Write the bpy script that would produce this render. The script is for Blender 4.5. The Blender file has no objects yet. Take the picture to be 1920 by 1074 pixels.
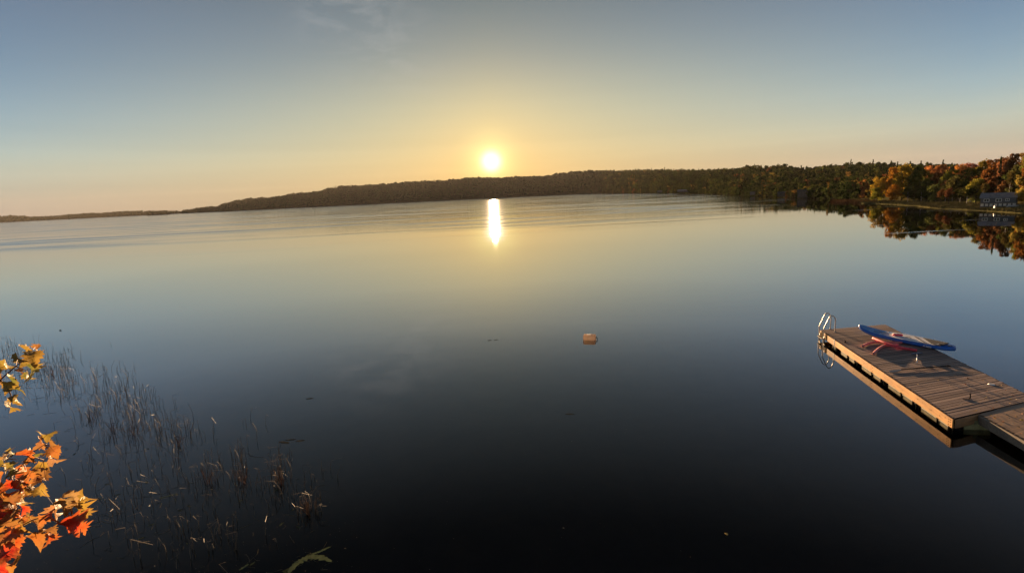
import bpy, math, random
import numpy as np
from mathutils import Vector, Matrix

random.seed(7); rng = np.random.default_rng(7)
S = bpy.context.scene
COL = S.collection
R = math.radians

# ------------------------------------------------------------------ camera
F = 1000.0; CH = 7.0                       # focal length in picture widths of 1920, eye height above the water
TH = math.atan(0.05); HY = 415 - 0.05*960
P_ = math.atan((537-HY)*math.cos(TH)/F)
def ray(x, y):
    u = x-960.0; v = 537.0-y
    u2 = u*math.cos(TH)+v*math.sin(TH); v2 = -u*math.sin(TH)+v*math.cos(TH)
    return Vector((u2, F*math.cos(P_)+v2*math.sin(P_), -F*math.sin(P_)+v2*math.cos(P_)))
def at(x, y, z=0.0):
    d = ray(x, y); t = (z-CH)/d.z
    return Vector((d.x*t, d.y*t, z))
def atd(x, y, depth):                       # point of the sight line at a given distance ahead
    d = ray(x, y); t = depth/d.y
    return Vector((d.x*t, depth, CH+d.z*t))
cam = bpy.data.cameras.new('camera'); co = bpy.data.objects.new('camera', cam); COL.objects.link(co)
cam.sensor_width = 36; cam.sensor_fit = 'HORIZONTAL'; cam.lens = 36*F/1920
cam.clip_start = 0.05; cam.clip_end = 30000
rx = (ray(961,537)-ray(960,537)); ry = (ray(960,536)-ray(960,537)); rz = -(ray(960,537)/F)
M = Matrix.Identity(4)
for i in range(3): M[i][0], M[i][1], M[i][2] = rx[i], ry[i], rz[i]
M[2][3] = CH
co.matrix_world = M
S.camera = co
S.render.engine = 'CYCLES'
S.cycles.use_denoising = True
S.cycles.max_bounces = 8; S.cycles.volume_bounces = 0; S.cycles.transparent_max_bounces = 12
S.cycles.sample_clamp_indirect = 6; S.cycles.sample_clamp_direct = 0
S.cycles.caustics_reflective = False; S.cycles.caustics_refractive = False
S.cycles.volume_step_rate = 4

# ------------------------------------------------------------------ light
S.view_settings.view_transform = 'Standard'; S.view_settings.look = 'None'
S.view_settings.gamma = 1; S.view_settings.use_curve_mapping = False
S.view_settings.exposure = 2.0
HAZE = 0.000027
sd = ray(921, 303).normalized()
sl = bpy.data.lights.new('sun', 'SUN'); so = bpy.data.objects.new('sun', sl); COL.objects.link(so)
sl.energy = 5.0; sl.color = (1.0, 0.62, 0.32); sl.angle = R(0.5)
so.rotation_euler = (-sd).to_track_quat('-Z', 'Y').to_euler()
so.location = (0, 0, 60)

W = bpy.data.worlds.new('World'); S.world = W; W.use_nodes = True
wn = W.node_tree; wn.nodes.clear()
def N(t, typ, **kw):
    n = t.nodes.new(typ)
    for k, v in kw.items():
        if k.startswith('i_'):
            n.inputs[k[2:]].default_value = v
        else: setattr(n, k, v)
    return n
def math_(t, op, a, b=None, clamp=False):
    n = t.nodes.new('ShaderNodeMath'); n.operation = op; n.use_clamp = clamp
    for i, q in enumerate((a, b)):
        if q is None: continue
        if isinstance(q, (int, float)): n.inputs[i].default_value = q
        else: t.links.new(q, n.inputs[i])
    return n.outputs[0]
def vmath(t, op, a, b=None):
    n = t.nodes.new('ShaderNodeVectorMath'); n.operation = op
    for i, q in enumerate((a, b)):
        if q is None: continue
        if isinstance(q, (tuple, Vector)): n.inputs[i].default_value = tuple(q)
        else: t.links.new(q, n.inputs[i])
    return n.outputs['Value'] if op in ('DOT_PRODUCT', 'LENGTH') else n.outputs[0]
def s2l(c):
    return tuple(((v/255)/12.92 if v/255 <= 0.04045 else ((v/255+0.055)/1.055)**2.4) for v in c)
def ramp(t, fac, stops, interp='LINEAR'):
    n = t.nodes.new('ShaderNodeValToRGB'); cr = n.color_ramp; cr.interpolation = interp
    while len(cr.elements) > 1: cr.elements.remove(cr.elements[-1])
    for i, (p, c) in enumerate(stops):
        e = cr.elements[0] if i == 0 else cr.elements.new(p)
        e.position = p; e.color = (*c[:3], 1)
    t.links.new(fac, n.inputs[0]); return n.outputs[0]
def mixc(t, fac, a, b, mode='MIX'):
    n = t.nodes.new('ShaderNodeMix'); n.data_type = 'RGBA'; n.blend_type = mode
    for s, q in ((0, fac), (6, a), (7, b)):
        if isinstance(q, (int, float)): n.inputs[s].default_value = q
        elif isinstance(q, tuple): n.inputs[s].default_value = (*q[:3], 1)
        else: t.links.new(q, n.inputs[s])
    return n.outputs[2]
tc = N(wn, 'ShaderNodeTexCoord')
dr = vmath(wn, 'NORMALIZE', tc.outputs['Generated'])
sep = N(wn, 'ShaderNodeSeparateXYZ'); wn.links.new(dr, sep.inputs[0])
el = math_(wn, 'ARCSINE', sep.outputs['Z'])
e01 = math_(wn, 'POWER', math_(wn, 'DIVIDE', math_(wn, 'MAXIMUM', el, 0.0), math.pi/2, True), 0.5)   # sqrt of elevation/90
def ek(deg): return math.sqrt(deg/90)
AIR = np.array((4.6e-5, 3.6e-5, 2.4e-5))*0.61     # light the haze box adds along a sight line, per metre
def less_air(deg, c):
    L = min(4300.0, 125/math.sin(R(max(deg, 0.3)))); return tuple(float(max(0.02, a-b)) for a, b in zip(s2l(c), AIR*L))
warm = [(0,(225,192,135)),(2,(228,198,140)),(4,(228,204,146)),(7,(212,202,156)),(10,(194,193,162)),(14,(150,158,153)),(19,(110,126,132)),(27,(92,102,108)),(34,(62,66,72)),(42,(58,62,70)),(60,(66,72,86)),(90,(68,76,94))]
cool = [(0,(198,176,158)),(1.5,(204,188,165)),(4,(199,203,183)),(6.5,(168,188,191)),(10,(134,160,180)),(14,(112,136,161)),(18,(107,125,149)),(27,(92,97,103)),(34,(60,64,72)),(42,(56,63,76)),(60,(62,70,88)),(90,(68,76,94))]
cw = ramp(wn, e01, [(ek(d), less_air(d, c)) for d, c in warm], 'B_SPLINE')
cc = ramp(wn, e01, [(ek(d), less_air(d, c)) for d, c in cool], 'B_SPLINE')
hd = Vector((sd.x, sd.y, 0)).normalized()
hv = vmath(wn, 'NORMALIZE', vmath(wn, 'MULTIPLY', dr, (1, 1, 0)))
az = math_(wn, 'ARCCOSINE', math_(wn, 'MINIMUM', vmath(wn, 'DOT_PRODUCT', hv, tuple(hd)), 0.99999))
azf = math_(wn, 'POWER', math_(wn, 'DIVIDE', az, R(42), True), 1.1)
base = mixc(wn, azf, cw, cc)
ang = math_(wn, 'ARCCOSINE', math_(wn, 'MINIMUM', vmath(wn, 'DOT_PRODUCT', dr, tuple(sd)), 0.9999999))
def gauss(sig, p=2.0): return math_(wn, 'EXPONENT', math_(wn, 'MULTIPLY', math_(wn, 'POWER', math_(wn, 'DIVIDE', ang, R(sig)), p), -1.0))
def addc(a, fac, col):
    m = N(wn, 'ShaderNodeMix', data_type='RGBA', blend_type='ADD'); m.inputs[0].default_value = 1
    wn.links.new(a, m.inputs[6])
    v = N(wn, 'ShaderNodeVectorMath', operation='SCALE'); v.inputs[0].default_value = col; wn.links.new(fac, v.inputs['Scale'])
    wn.links.new(v.outputs[0], m.inputs[7]); return m.outputs[2]
g = addc(base, gauss(3.9, 1.0), (0.27, 0.11, 0.0))
g = addc(g, gauss(2.1, 2.0), (0.36, 0.42, 0.16))
g = addc(g, gauss(1.0, 3.0), (0.30, 0.40, 0.85))
# thin cirrus wisps and a faint vapour streak
mp = N(wn, 'ShaderNodeMapping'); mp.inputs['Rotation'].default_value = (0, R(38), 0); mp.inputs['Scale'].default_value = (9, 5, 26)
wn.links.new(dr, mp.inputs[0])
ns = N(wn, 'ShaderNodeTexNoise', i_Scale=1.0, i_Detail=7.0, i_Roughness=0.62, i_Distortion=0.9); wn.links.new(mp.outputs[0], ns.inputs[0])
def spot(px, py, sig):
    c = ray(px, py).normalized()
    a = math_(wn, 'ARCCOSINE', math_(wn, 'MINIMUM', vmath(wn, 'DOT_PRODUCT', dr, tuple(c)), 0.99999))
    return math_(wn, 'EXPONENT', math_(wn, 'MULTIPLY', math_(wn, 'POWER', math_(wn, 'DIVIDE', a, R(sig)), 2.0), -1.0))
mask = math_(wn, 'ADD', spot(645, 25, 3.6), math_(wn, 'MULTIPLY', spot(740, 95, 4.5), 0.45), True)
cl = ramp(wn, ns.outputs[0], [(0.45, (0,0,0)), (0.75, (1,1,1))])
clf = math_(wn, 'MULTIPLY', math_(wn, 'MULTIPLY', cl, mask), 0.34)
g = mixc(wn, clf, g, s2l((205, 203, 200)))
# low stratus bands at the left horizon, part of a gentle banding that runs all round
mp2 = N(wn, 'ShaderNodeMapping'); mp2.inputs['Scale'].default_value = (1.6, 1.6, 60); wn.links.new(dr, mp2.inputs[0])
ns2 = N(wn, 'ShaderNodeTexNoise', i_Scale=1.0, i_Detail=4.0, i_Roughness=0.5); wn.links.new(mp2.outputs[0], ns2.inputs[0])
bf = math_(wn, 'MULTIPLY', math_(wn, 'MULTIPLY', math_(wn, 'SUBTRACT', ns2.outputs[0], 0.5), 0.35),
           math_(wn, 'EXPONENT', math_(wn, 'MULTIPLY', el, -12.0)))
sc = N(wn, 'ShaderNodeVectorMath', operation='SCALE'); wn.links.new(g, sc.inputs[0]); wn.links.new(math_(wn, 'ADD', bf, 1.0), sc.inputs['Scale'])
sky = N(wn, 'ShaderNodeTexSky', sky_type='NISHITA', sun_disc=False, sun_elevation=math.asin(sd.z), sun_rotation=math.atan2(sd.x, sd.y), air_density=1.0, dust_density=2.0, ozone_density=1.0)
bg1 = N(wn, 'ShaderNodeBackground', i_Strength=0.05); wn.links.new(sky.outputs[0], bg1.inputs[0])
SKYMIX = 0.02
bg1.inputs['Strength'].default_value = 0.05
below = N(wn, 'ShaderNodeMapRange'); wn.links.new(el, below.inputs[0]); below.inputs[1].default_value = -0.06; below.inputs[2].default_value = -0.01
gcol = mixc(wn, below.outputs[0], (0.03, 0.03, 0.03), sc.outputs[0])
bg2 = N(wn, 'ShaderNodeBackground', i_Strength=0.25*1.02); wn.links.new(gcol, bg2.inputs[0])
ms = N(wn, 'ShaderNodeMixShader'); ms.inputs[0].default_value = 1-SKYMIX
wn.links.new(bg1.outputs[0], ms.inputs[1]); wn.links.new(bg2.outputs[0], ms.inputs[2])
wo = N(wn, 'ShaderNodeOutputWorld'); wn.links.new(ms.outputs[0], wo.inputs[0])
W.cycles.sampling_method = 'MANUAL'; W.cycles.sample_map_resolution = 2048

# ------------------------------------------------------------------ helpers
def tag(o, label=None, cat=None, group=None, kind=None):
    if label: o['label'] = label
    if cat: o['category'] = cat
    if group: o['group'] = group
    if kind: o['kind'] = kind
    return o
def empty(name, loc=(0,0,0), label=None, cat=None, group=None):
    o = bpy.data.objects.new(name, None); COL.objects.link(o); o.location = loc; o.empty_display_size = 0.2
    return tag(o, label, cat, group)
def link(name, me, parent=None, mat=None):
    o = bpy.data.objects.new(name, me); COL.objects.link(o)
    if parent: o.parent = parent
    if mat is not None and len(me.materials) == 0: me.materials.append(mat)
    return o
def fast(name, V, Fc, tint=None, smooth=False):
    V = np.asarray(V, dtype=np.float32); Fc = np.asarray(Fc, dtype=np.int32); k = Fc.shape[1]
    me = bpy.data.meshes.new(name)
    me.vertices.add(len(V)); me.vertices.foreach_set('co', V.ravel())
    me.loops.add(Fc.size); me.loops.foreach_set('vertex_index', Fc.ravel())
    me.polygons.add(len(Fc)); me.polygons.foreach_set('loop_start', np.arange(0, Fc.size, k, dtype=np.int32))
    me.polygons.foreach_set('loop_total', np.full(len(Fc), k, dtype=np.int32))
    if smooth: me.polygons.foreach_set('use_smooth', np.ones(len(Fc), dtype=bool))
    me.update(calc_edges=True)
    if tint is not None:
        a = me.color_attributes.new('tint', 'FLOAT_COLOR', 'POINT')
        a.data.foreach_set('color', np.hstack([np.asarray(tint, dtype=np.float32), np.ones((len(V), 1), dtype=np.float32)]).ravel())
    return me
class MB:                                     # collects boxes, prisms and tubes for one mesh
    def __init__(s): s.v = []; s.f = []
    def add(s, vs, fs):
        o = len(s.v); s.v += [tuple(v) for v in vs]; s.f += [tuple(i+o for i in f) for f in fs]; return s
    def box(s, a, b, mtx=None):
        x0,y0,z0 = a; x1,y1,z1 = b
        vs = [Vector(q) for q in ((x0,y0,z0),(x1,y0,z0),(x1,y1,z0),(x0,y1,z0),(x0,y0,z1),(x1,y0,z1),(x1,y1,z1),(x0,y1,z1))]
        if mtx is not None: vs = [mtx @ v for v in vs]
        return s.add(vs, [(0,3,2,1),(4,5,6,7),(0,1,5,4),(1,2,6,5),(2,3,7,6),(3,0,4,7)])
    def tube(s, pts, rad, n=8, cap=True):
        pts = [Vector(p) for p in pts]
        if not isinstance(rad, (list, tuple)): rad = [rad]*len(pts)
        o = len(s.v); up = Vector((0.13, 0.21, 1)).normalized(); prev = None
        for i, p in enumerate(pts):
            t = (pts[min(i+1, len(pts)-1)]-pts[max(i-1, 0)]).normalized()
            a = prev if prev is not None else (up if abs(t.dot(up)) < 0.95 else Vector((1,0,0)))
            a = (a-t*a.dot(t)).normalized(); prev = a; b = t.cross(a)
            for k in range(n):
                q = 2*math.pi*k/n; s.v.append(tuple(p+(a*math.cos(q)+b*math.sin(q))*rad[i]))
        for i in range(len(pts)-1):
            for k in range(n):
                s.f.append((o+i*n+k, o+i*n+(k+1)%n, o+(i+1)*n+(k+1)%n, o+(i+1)*n+k))
        if cap:
            s.f.append(tuple(o+k for k in reversed(range(n)))); s.f.append(tuple(o+(len(pts)-1)*n+k for k in range(n)))
        return s
    def build(s, name, mat, parent=None, smooth=False, bevel=0, loc=None):
        me = bpy.data.meshes.new(name)
        v = s.v
        if loc is not None: v = [(a-loc[0], b-loc[1], c-loc[2]) for a, b, c in v]
        me.from_pydata(v, [], s.f); me.materials.append(mat)
        if smooth: me.shade_smooth()
        o = bpy.data.objects.new(name, me); COL.objects.link(o)
        if loc is not None: o.location = loc
        if parent: o.parent = parent
        if bevel:
            m = o.modifiers.new('bevel', 'BEVEL'); m.width = bevel; m.segments = 2; m.limit_method = 'ANGLE'
        return o
def spline(pts, n=6):
    pts = [Vector(p) for p in pts]; out = []
    for i in range(len(pts)-1):
        p0 = pts[max(i-1,0)]; p1 = pts[i]; p2 = pts[i+1]; p3 = pts[min(i+2, len(pts)-1)]
        for k in range(n):
            t = k/n
            out.append(0.5*((2*p1)+(p2-p0)*t+(2*p0-5*p1+4*p2-p3)*t*t+(3*p1-p0-3*p2+p3)*t**3))
    out.append(pts[-1]); return out

# ------------------------------------------------------------------ materials
def mat(name):
    m = bpy.data.materials.new(name); m.use_nodes = True; t = m.node_tree
    b = t.nodes['Principled BSDF']; return m, t, b
def setc(t, b, c):
    if isinstance(c, tuple): b.inputs['Base Color'].default_value = (*c[:3], 1)
    else: t.links.new(c, b.inputs['Base Color'])
def simple(name, c, rough=0.6, metal=0.0, var=0.15, scale=8.0, bump=0.0):
    m, t, b = mat(name)
    if rough >= 0.85: b.inputs['Specular IOR Level'].default_value = 0.0
    co_ = N(t, 'ShaderNodeTexCoord'); n = N(t, 'ShaderNodeTexNoise', i_Scale=scale, i_Detail=5.0, i_Roughness=0.6); t.links.new(co_.outputs['Object'], n.inputs[0])
    lo = tuple(v*(1-var) for v in c); hi = tuple(min(1, v*(1+var)) for v in c)
    setc(t, b, ramp(t, n.outputs[0], [(0.3, lo), (0.7, hi)]))
    b.inputs['Roughness'].default_value = rough; b.inputs['Metallic'].default_value = metal
    if bump:
        bu = N(t, 'ShaderNodeBump', i_Strength=bump, i_Distance=0.01); t.links.new(n.outputs[0], bu.inputs['Height']); t.links.new(bu.outputs[0], b.inputs['Normal'])
    return m
def wood(name, c1, c2, c3, rough=0.65, scale=(1.2, 22, 22), knots=False, spec=0.4):
    m, t, b = mat(name)
    co_ = N(t, 'ShaderNodeTexCoord'); oi = N(t, 'ShaderNodeObjectInfo')
    off = N(t, 'ShaderNodeVectorMath', operation='SCALE'); off.inputs[0].default_value = (37, 19, 53); t.links.new(oi.outputs['Random'], off.inputs['Scale'])
    ad = vmath(t, 'ADD', co_.outputs['Object'], off.outputs[0])
    mp_ = N(t, 'ShaderNodeMapping'); mp_.inputs['Scale'].default_value = scale; t.links.new(ad, mp_.inputs[0])
    n = N(t, 'ShaderNodeTexNoise', i_Scale=1.0, i_Detail=8.0, i_Roughness=0.65); t.links.new(mp_.outputs[0], n.inputs[0])
    n2 = N(t, 'ShaderNodeTexNoise', i_Scale=1.6, i_Detail=4.0); t.links.new(ad, n2.inputs[0])
    a = ramp(t, n.outputs[0], [(0.32, c1), (0.5, c2), (0.68, c3)])
    w = ramp(t, n2.outputs[0], [(0.3, (0.62,0.62,0.66)), (0.7, (1.15,1.1,1.05))])
    c = mixc(t, 1.0, a, w, 'MULTIPLY')
    hv_ = math_(t, 'ADD', math_(t, 'MULTIPLY', oi.outputs['Random'], 0.5), 0.75)
    hs = N(t, 'ShaderNodeHueSaturation'); t.links.new(hv_, hs.inputs['Value']); t.links.new(c, hs.inputs['Color'])
    c = hs.outputs[0]
    if knots:
        v = N(t, 'ShaderNodeTexVoronoi', i_Scale=5.5); t.links.new(ad, v.inputs[0])
        k = ramp(t, v.outputs['Distance'], [(0.06, (0.35,0.3,0.28)), (0.14, (1,1,1))])
        c = mixc(t, 1.0, c, k, 'MULTIPLY')
    setc(t, b, c); b.inputs['Roughness'].default_value = rough; b.inputs['Specular IOR Level'].default_value = spec
    bu = N(t, 'ShaderNodeBump', i_Strength=0.35, i_Distance=0.004); t.links.new(n.outputs[0], bu.inputs['Height']); t.links.new(bu.outputs[0], b.inputs['Normal'])
    return m
def leafmat(name, src='tint', transl=0.35, rough=0.6, var=0.35, scale=0.6):
    m = bpy.data.materials.new(name); m.use_nodes = True; t = m.node_tree; t.nodes.clear()
    if src == 'tint': c = N(t, 'ShaderNodeAttribute', attribute_name='tint').outputs['Color']
    else: c = N(t, 'ShaderNodeObjectInfo').outputs['Color']
    co_ = N(t, 'ShaderNodeTexCoord'); n = N(t, 'ShaderNodeTexNoise', i_Scale=scale, i_Detail=4.0, i_Roughness=0.7); t.links.new(co_.outputs['Object'], n.inputs[0])
    f = ramp(t, n.outputs[0], [(0.35, (1-var,)*3), (0.65, (1+var,)*3)])
    c = mixc(t, 1.0, c, f, 'MULTIPLY')
    d = N(t, 'ShaderNodeBsdfDiffuse'); tr = N(t, 'ShaderNodeBsdfTranslucent'); mx = N(t, 'ShaderNodeMixShader'); mx.inputs[0].default_value = transl
    t.links.new(c, d.inputs[0]); t.links.new(c, tr.inputs[0]); t.links.new(d.outputs[0], mx.inputs[1]); t.links.new(tr.outputs[0], mx.inputs[2])
    o = N(t, 'ShaderNodeOutputMaterial'); t.links.new(mx.outputs[0], o.inputs[0]); return m
M_far = leafmat('far foliage', transl=0.0, var=0.12, scale=0.05); M_mid = leafmat('forest foliage', transl=0.3)
M_tree = leafmat('tree foliage', src='obj', transl=0.35, scale=3.0, var=0.45)
M_bark = simple('bark', (0.075, 0.06, 0.05), 0.9, var=0.4, scale=6)
M_birch = simple('birch bark', (0.42, 0.40, 0.37), 0.8, var=0.3, scale=9)
M_soil = simple('forest floor', (0.035, 0.032, 0.018), 0.95, var=0.4, scale=0.05)
M_bank = simple('bank grass', (0.10, 0.095, 0.042), 0.95, var=0.5, scale=0.35)
M_reed = simple('dry reed', (0.15, 0.11, 0.075), 0.6, var=0.85, scale=2.5)
M_deck = wood('weathered deck', (0.25,0.185,0.155), (0.37,0.285,0.235), (0.47,0.375,0.315), rough=0.6, spec=0.2)
M_deck2 = wood('newer deck', (0.26,0.17,0.10), (0.38,0.26,0.16), (0.48,0.35,0.23), rough=0.55)
M_fascia = wood('cedar fascia', (0.36,0.175,0.05), (0.48,0.25,0.07), (0.57,0.32,0.10), rough=0.6, scale=(1.0, 14, 14), knots=True)
M_cedar = wood('shaded cedar', (0.36,0.19,0.09), (0.48,0.27,0.13), (0.58,0.35,0.18), rough=0.7, scale=(1.0, 14, 14))
M_edge = simple('gap shade plank edge', (0.022,0.016,0.013), 0.9)  # shade of the plank gaps, painted as a near-black colour on the plank sides
M_grey = wood('grey board', (0.16,0.14,0.115), (0.22,0.19,0.155), (0.30,0.26,0.21), rough=0.7, scale=(1.0, 14, 14))
M_dark = simple('black plastic', (0.012,0.012,0.013), 0.86)
M_float = simple('algae stained float', (0.34,0.32,0.16), 0.6, var=0.5, scale=5)
M_rim = simple('float rim', (0.6,0.58,0.5), 0.4)
M_steel = simple('stainless tube', (0.50,0.47,0.43), 0.42, metal=1.0, var=0.05)
M_zinc = simple('galvanised strap', (0.30,0.29,0.28), 0.5, metal=0.7)
M_blue = simple('board blue', (0.02,0.15,0.60), 0.3, var=0.15, scale=3)
M_blueT = simple('board light blue', (0.14,0.38,0.82), 0.5, var=0.3, scale=14)
M_white = simple('white vinyl', (0.84,0.85,0.87), 0.35, var=0.05)
M_pad = simple('grey foam pad', (0.74,0.76,0.80), 0.75, var=0.10, scale=9)
M_char = simple('charcoal foam', (0.06,0.06,0.06), 0.7, var=0.2, scale=20)
M_red = simple('red foam', (0.80,0.075,0.11), 0.6, var=0.12, scale=10)
M_red2 = simple('faded red foam', (0.80,0.24,0.24), 0.6, var=0.12, scale=10)
M_pink = simple('pink foam', (0.85,0.08,0.13), 0.5)
M_navy = simple('navy blade', (0.01,0.03,0.10), 0.35)
M_foam = simple('stained foam', (0.78,0.60,0.46), 0.9, var=0.2, scale=6)
t = M_foam.node_tree; pb_ = t.nodes['Principled BSDF']; tl_ = N(t, 'ShaderNodeBsdfTranslucent'); tl_.inputs[0].default_value = (0.80, 0.66, 0.52, 1); mm_ = N(t, 'ShaderNodeMixShader'); mm_.inputs[0].default_value = 0.5
t.links.new(pb_.outputs[0], mm_.inputs[1]); t.links.new(tl_.outputs[0], mm_.inputs[2]); t.links.new(mm_.outputs[0], t.nodes['Material Output'].inputs[0])

# ------------------------------------------------------------------ water and lake bed
def sheet(name, xs, ys, z, m, kind='structure', zf=None):
    V = [(x, y, (zf(x, y) if zf else z)) for y in ys for x in xs]; nx = len(xs)
    Fc = [(j*nx+i, j*nx+i+1, (j+1)*nx+i+1, (j+1)*nx+i) for j in range(len(ys)-1) for i in range(nx-1)]
    me = fast(name, V, Fc); me.materials.append(m); o = link(name, me); o['kind'] = kind; return o
mw = bpy.data.materials.new('lake water'); mw.use_nodes = True; t = mw.node_tree; t.nodes.clear()
geo = N(t, 'ShaderNodeNewGeometry'); pos = geo.outputs['Position']
sx = N(t, 'ShaderNodeSeparateXYZ'); t.links.new(pos, sx.inputs[0]); X, Y = sx.outputs['X'], sx.outputs['Y']
def tnoise(scale, detail=3.0, rough=0.5, dist=0.0):
    m_ = N(t, 'ShaderNodeMapping'); m_.inputs['Scale'].default_value = scale; t.links.new(pos, m_.inputs[0])
    n_ = N(t, 'ShaderNodeTexNoise', i_Scale=1.0, i_Detail=detail, i_Roughness=rough, i_Distortion=dist); t.links.new(m_.outputs[0], n_.inputs[0]); return n_.outputs[0]
# a breeze ruffles the open water beyond ~90 m; calm in the right-hand bay and in slick streaks
big = tnoise((0.006, 0.022, 1), 3.0, 0.5, 0.6)
yy = math_(t, 'ADD', Y, math_(t, 'MULTIPLY', math_(t, 'SUBTRACT', big, 0.5), 70.0))
def sstep(v, a, b): 
    n_ = N(t, 'ShaderNodeMapRange', interpolation_type='SMOOTHSTEP'); t.links.new(v, n_.inputs[0]); n_.inputs[1].default_value = a; n_.inputs[2].default_value = b; return n_.outputs[0]
open_ = sstep(yy, 70, 150)
bay = math_(t, 'SUBTRACT', 1.0, sstep(math_(t, 'SUBTRACT', math_(t, 'DIVIDE', X, math_(t, 'MAXIMUM', Y, 1.0)), 0.0), 0.30, 0.52))
streak = sstep(tnoise((0.010, 0.075, 1), 4.0, 0.55, 0.4), 0.47, 0.60)
slick = math_(t, 'ADD', math_(t, 'MULTIPLY', streak, 0.55), 0.45)
ruf = math_(t, 'MULTIPLY', math_(t, 'MULTIPLY', open_, math_(t, 'ADD', math_(t, 'MULTIPLY', bay, 0.88), 0.12)), slick)
# thin cat's-paw streaks inside the calm bay
paw = sstep(tnoise((0.03, 0.42, 1), 3.0, 0.5, 0.2), 0.64, 0.70)
paw = math_(t, 'MULTIPLY', math_(t, 'MULTIPLY', paw, sstep(Y, 38, 70)), math_(t, 'SUBTRACT', 1.0, bay))
rough = math_(t, 'ADD', math_(t, 'ADD', math_(t, 'MULTIPLY', ruf, 0.135), math_(t, 'MULTIPLY', paw, 0.20)), 0.006)
rip = tnoise((0.9, 2.6, 1), 4.0, 0.6)
swell = tnoise((0.22, 0.6, 1), 2.0, 0.5)
chop = tnoise((0.022, 0.20, 1), 4.0, 0.6, 0.3)
hgt = math_(t, 'ADD', math_(t, 'ADD', math_(t, 'MULTIPLY', rip, math_(t, 'ADD', math_(t, 'MULTIPLY', ruf, 0.012), 0.0005)), math_(t, 'MULTIPLY', swell, 0.0020)), math_(t, 'MULTIPLY', math_(t, 'MULTIPLY', chop, ruf), 0.10))
bu = N(t, 'ShaderNodeBump', i_Strength=1.0, i_Distance=1.0); t.links.new(hgt, bu.inputs['Height'])
fr = N(t, 'ShaderNodeFresnel', i_IOR=1.5); t.links.new(bu.outputs[0], fr.inputs['Normal'])
gl = N(t, 'ShaderNodeBsdfGlossy', distribution='MULTI_GGX'); t.links.new(rough, gl.inputs['Roughness']); t.links.new(bu.outputs[0], gl.inputs['Normal'])
tg = N(t, 'ShaderNodeCombineXYZ'); tg.inputs[0].default_value = 1.0; t.links.new(tg.outputs[0], gl.inputs['Tangent'])
t.links.new(math_(t, 'MULTIPLY', ruf, 0.76), gl.inputs['Anisotropy'])
tr = N(t, 'ShaderNodeBsdfTransparent'); tr.inputs[0].default_value = (0.42, 0.40, 0.33, 1)
mx = N(t, 'ShaderNodeMixShader'); frc = ramp(t, fr.outputs[0], [(0.04,(.03,)*3),(.075,(.05,)*3),(.15,(.25,)*3),(.28,(.64,)*3),(.42,(.80,)*3),(.67,(.90,)*3),(1,(1,)*3)]); t.links.new(frc, mx.inputs[0]); t.links.new(tr.outputs[0], mx.inputs[1]); t.links.new(gl.outputs[0], mx.inputs[2])
o_ = N(t, 'ShaderNodeOutputMaterial'); t.links.new(mx.outputs[0], o_.inputs[0])
water = sheet('water', [-3650, -300, 300, 3450], [-60, 60, 400, 3450], 0.0, mw)
M_bed = simple('lake mud', (0.014, 0.012, 0.009), 0.95, var=0.6, scale=0.9)
bed = sheet('lakebed', list(np.linspace(-60, 60, 61))[0:0]+[-3650, -60]+list(np.linspace(-50, 50, 51))+[60, 3450], [-60]+list(np.linspace(-10, 60, 36))+[200, 3450], 0,
      M_bed, zf=lambda x, y: -0.9-0.02*max(0, min(40, y+x*0.3-4)) + 0.06*math.sin(x*1.3)*math.cos(y*0.9))

# ------------------------------------------------------------------ haze
if HAZE:
    hb = MB().box((-3700, -120, -4), (3500, 3500, 132))
    mh = bpy.data.materials.new('haze'); mh.use_nodes = True; t = mh.node_tree; t.nodes.clear()
    pv = N(t, 'ShaderNodeVolumePrincipled'); pv.inputs['Color'].default_value = (0.95, 0.91, 0.85, 1); pv.inputs['Density'].default_value = HAZE; pv.inputs['Anisotropy'].default_value = 0.0
    ho = N(t, 'ShaderNodeOutputMaterial'); t.links.new(pv.outputs[0], ho.inputs['Volume'])
    h = hb.build('haze', mh); tag(h, kind='stuff')

# ------------------------------------------------------------------ hills and forest
def interp(tab, x):
    xs = [a for a, _ in tab]; ys = [b for _, b in tab]; return float(np.interp(x, xs, ys))
def treeH(d): return min(4+d*0.006, 13.0)
def blob_crown(seed, conifer=False):          # low lumpy crown, unit height, unit width
    r = np.random.default_rng(seed)
    import bmesh
    bm = bmesh.new()
    if conifer:
        bmesh.ops.create_cone(bm, segments=7, radius1=0.32, radius2=0.02, depth=1.0, cap_ends=True); 
        bmesh.ops.subdivide_edges(bm, edges=list(bm.edges), cuts=2, use_grid_fill=True)
        for v in bm.verts: v.co.x *= 1+0.5*(r.random()-0.5); v.co.y *= 1+0.5*(r.random()-0.5)
    else:
        bmesh.ops.create_icosphere(bm, subdivisions=2, radius=0.5)
        bumps = r.normal(size=(9, 3)); bumps /= np.linalg.norm(bumps, axis=1)[:, None]
        for v in bm.verts:
            n = np.array(v.co)/0.5; k = max(np.exp(-((n-b)**2).sum()*4) for b in bumps)
            v.co *= 0.72+0.38*k+0.10*(r.random()-0.5)
    bmesh.ops.triangulate(bm, faces=list(bm.faces))
    bm.verts.ensure_lookup_table(); bm.verts.index_update()
    V = np.array([tuple(v.co) for v in bm.verts]); Fc = np.array([[v.index for v in f.verts] for f in bm.faces]); bm.free()
    V[:, 2] += 0.5
    return V, Fc
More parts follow.
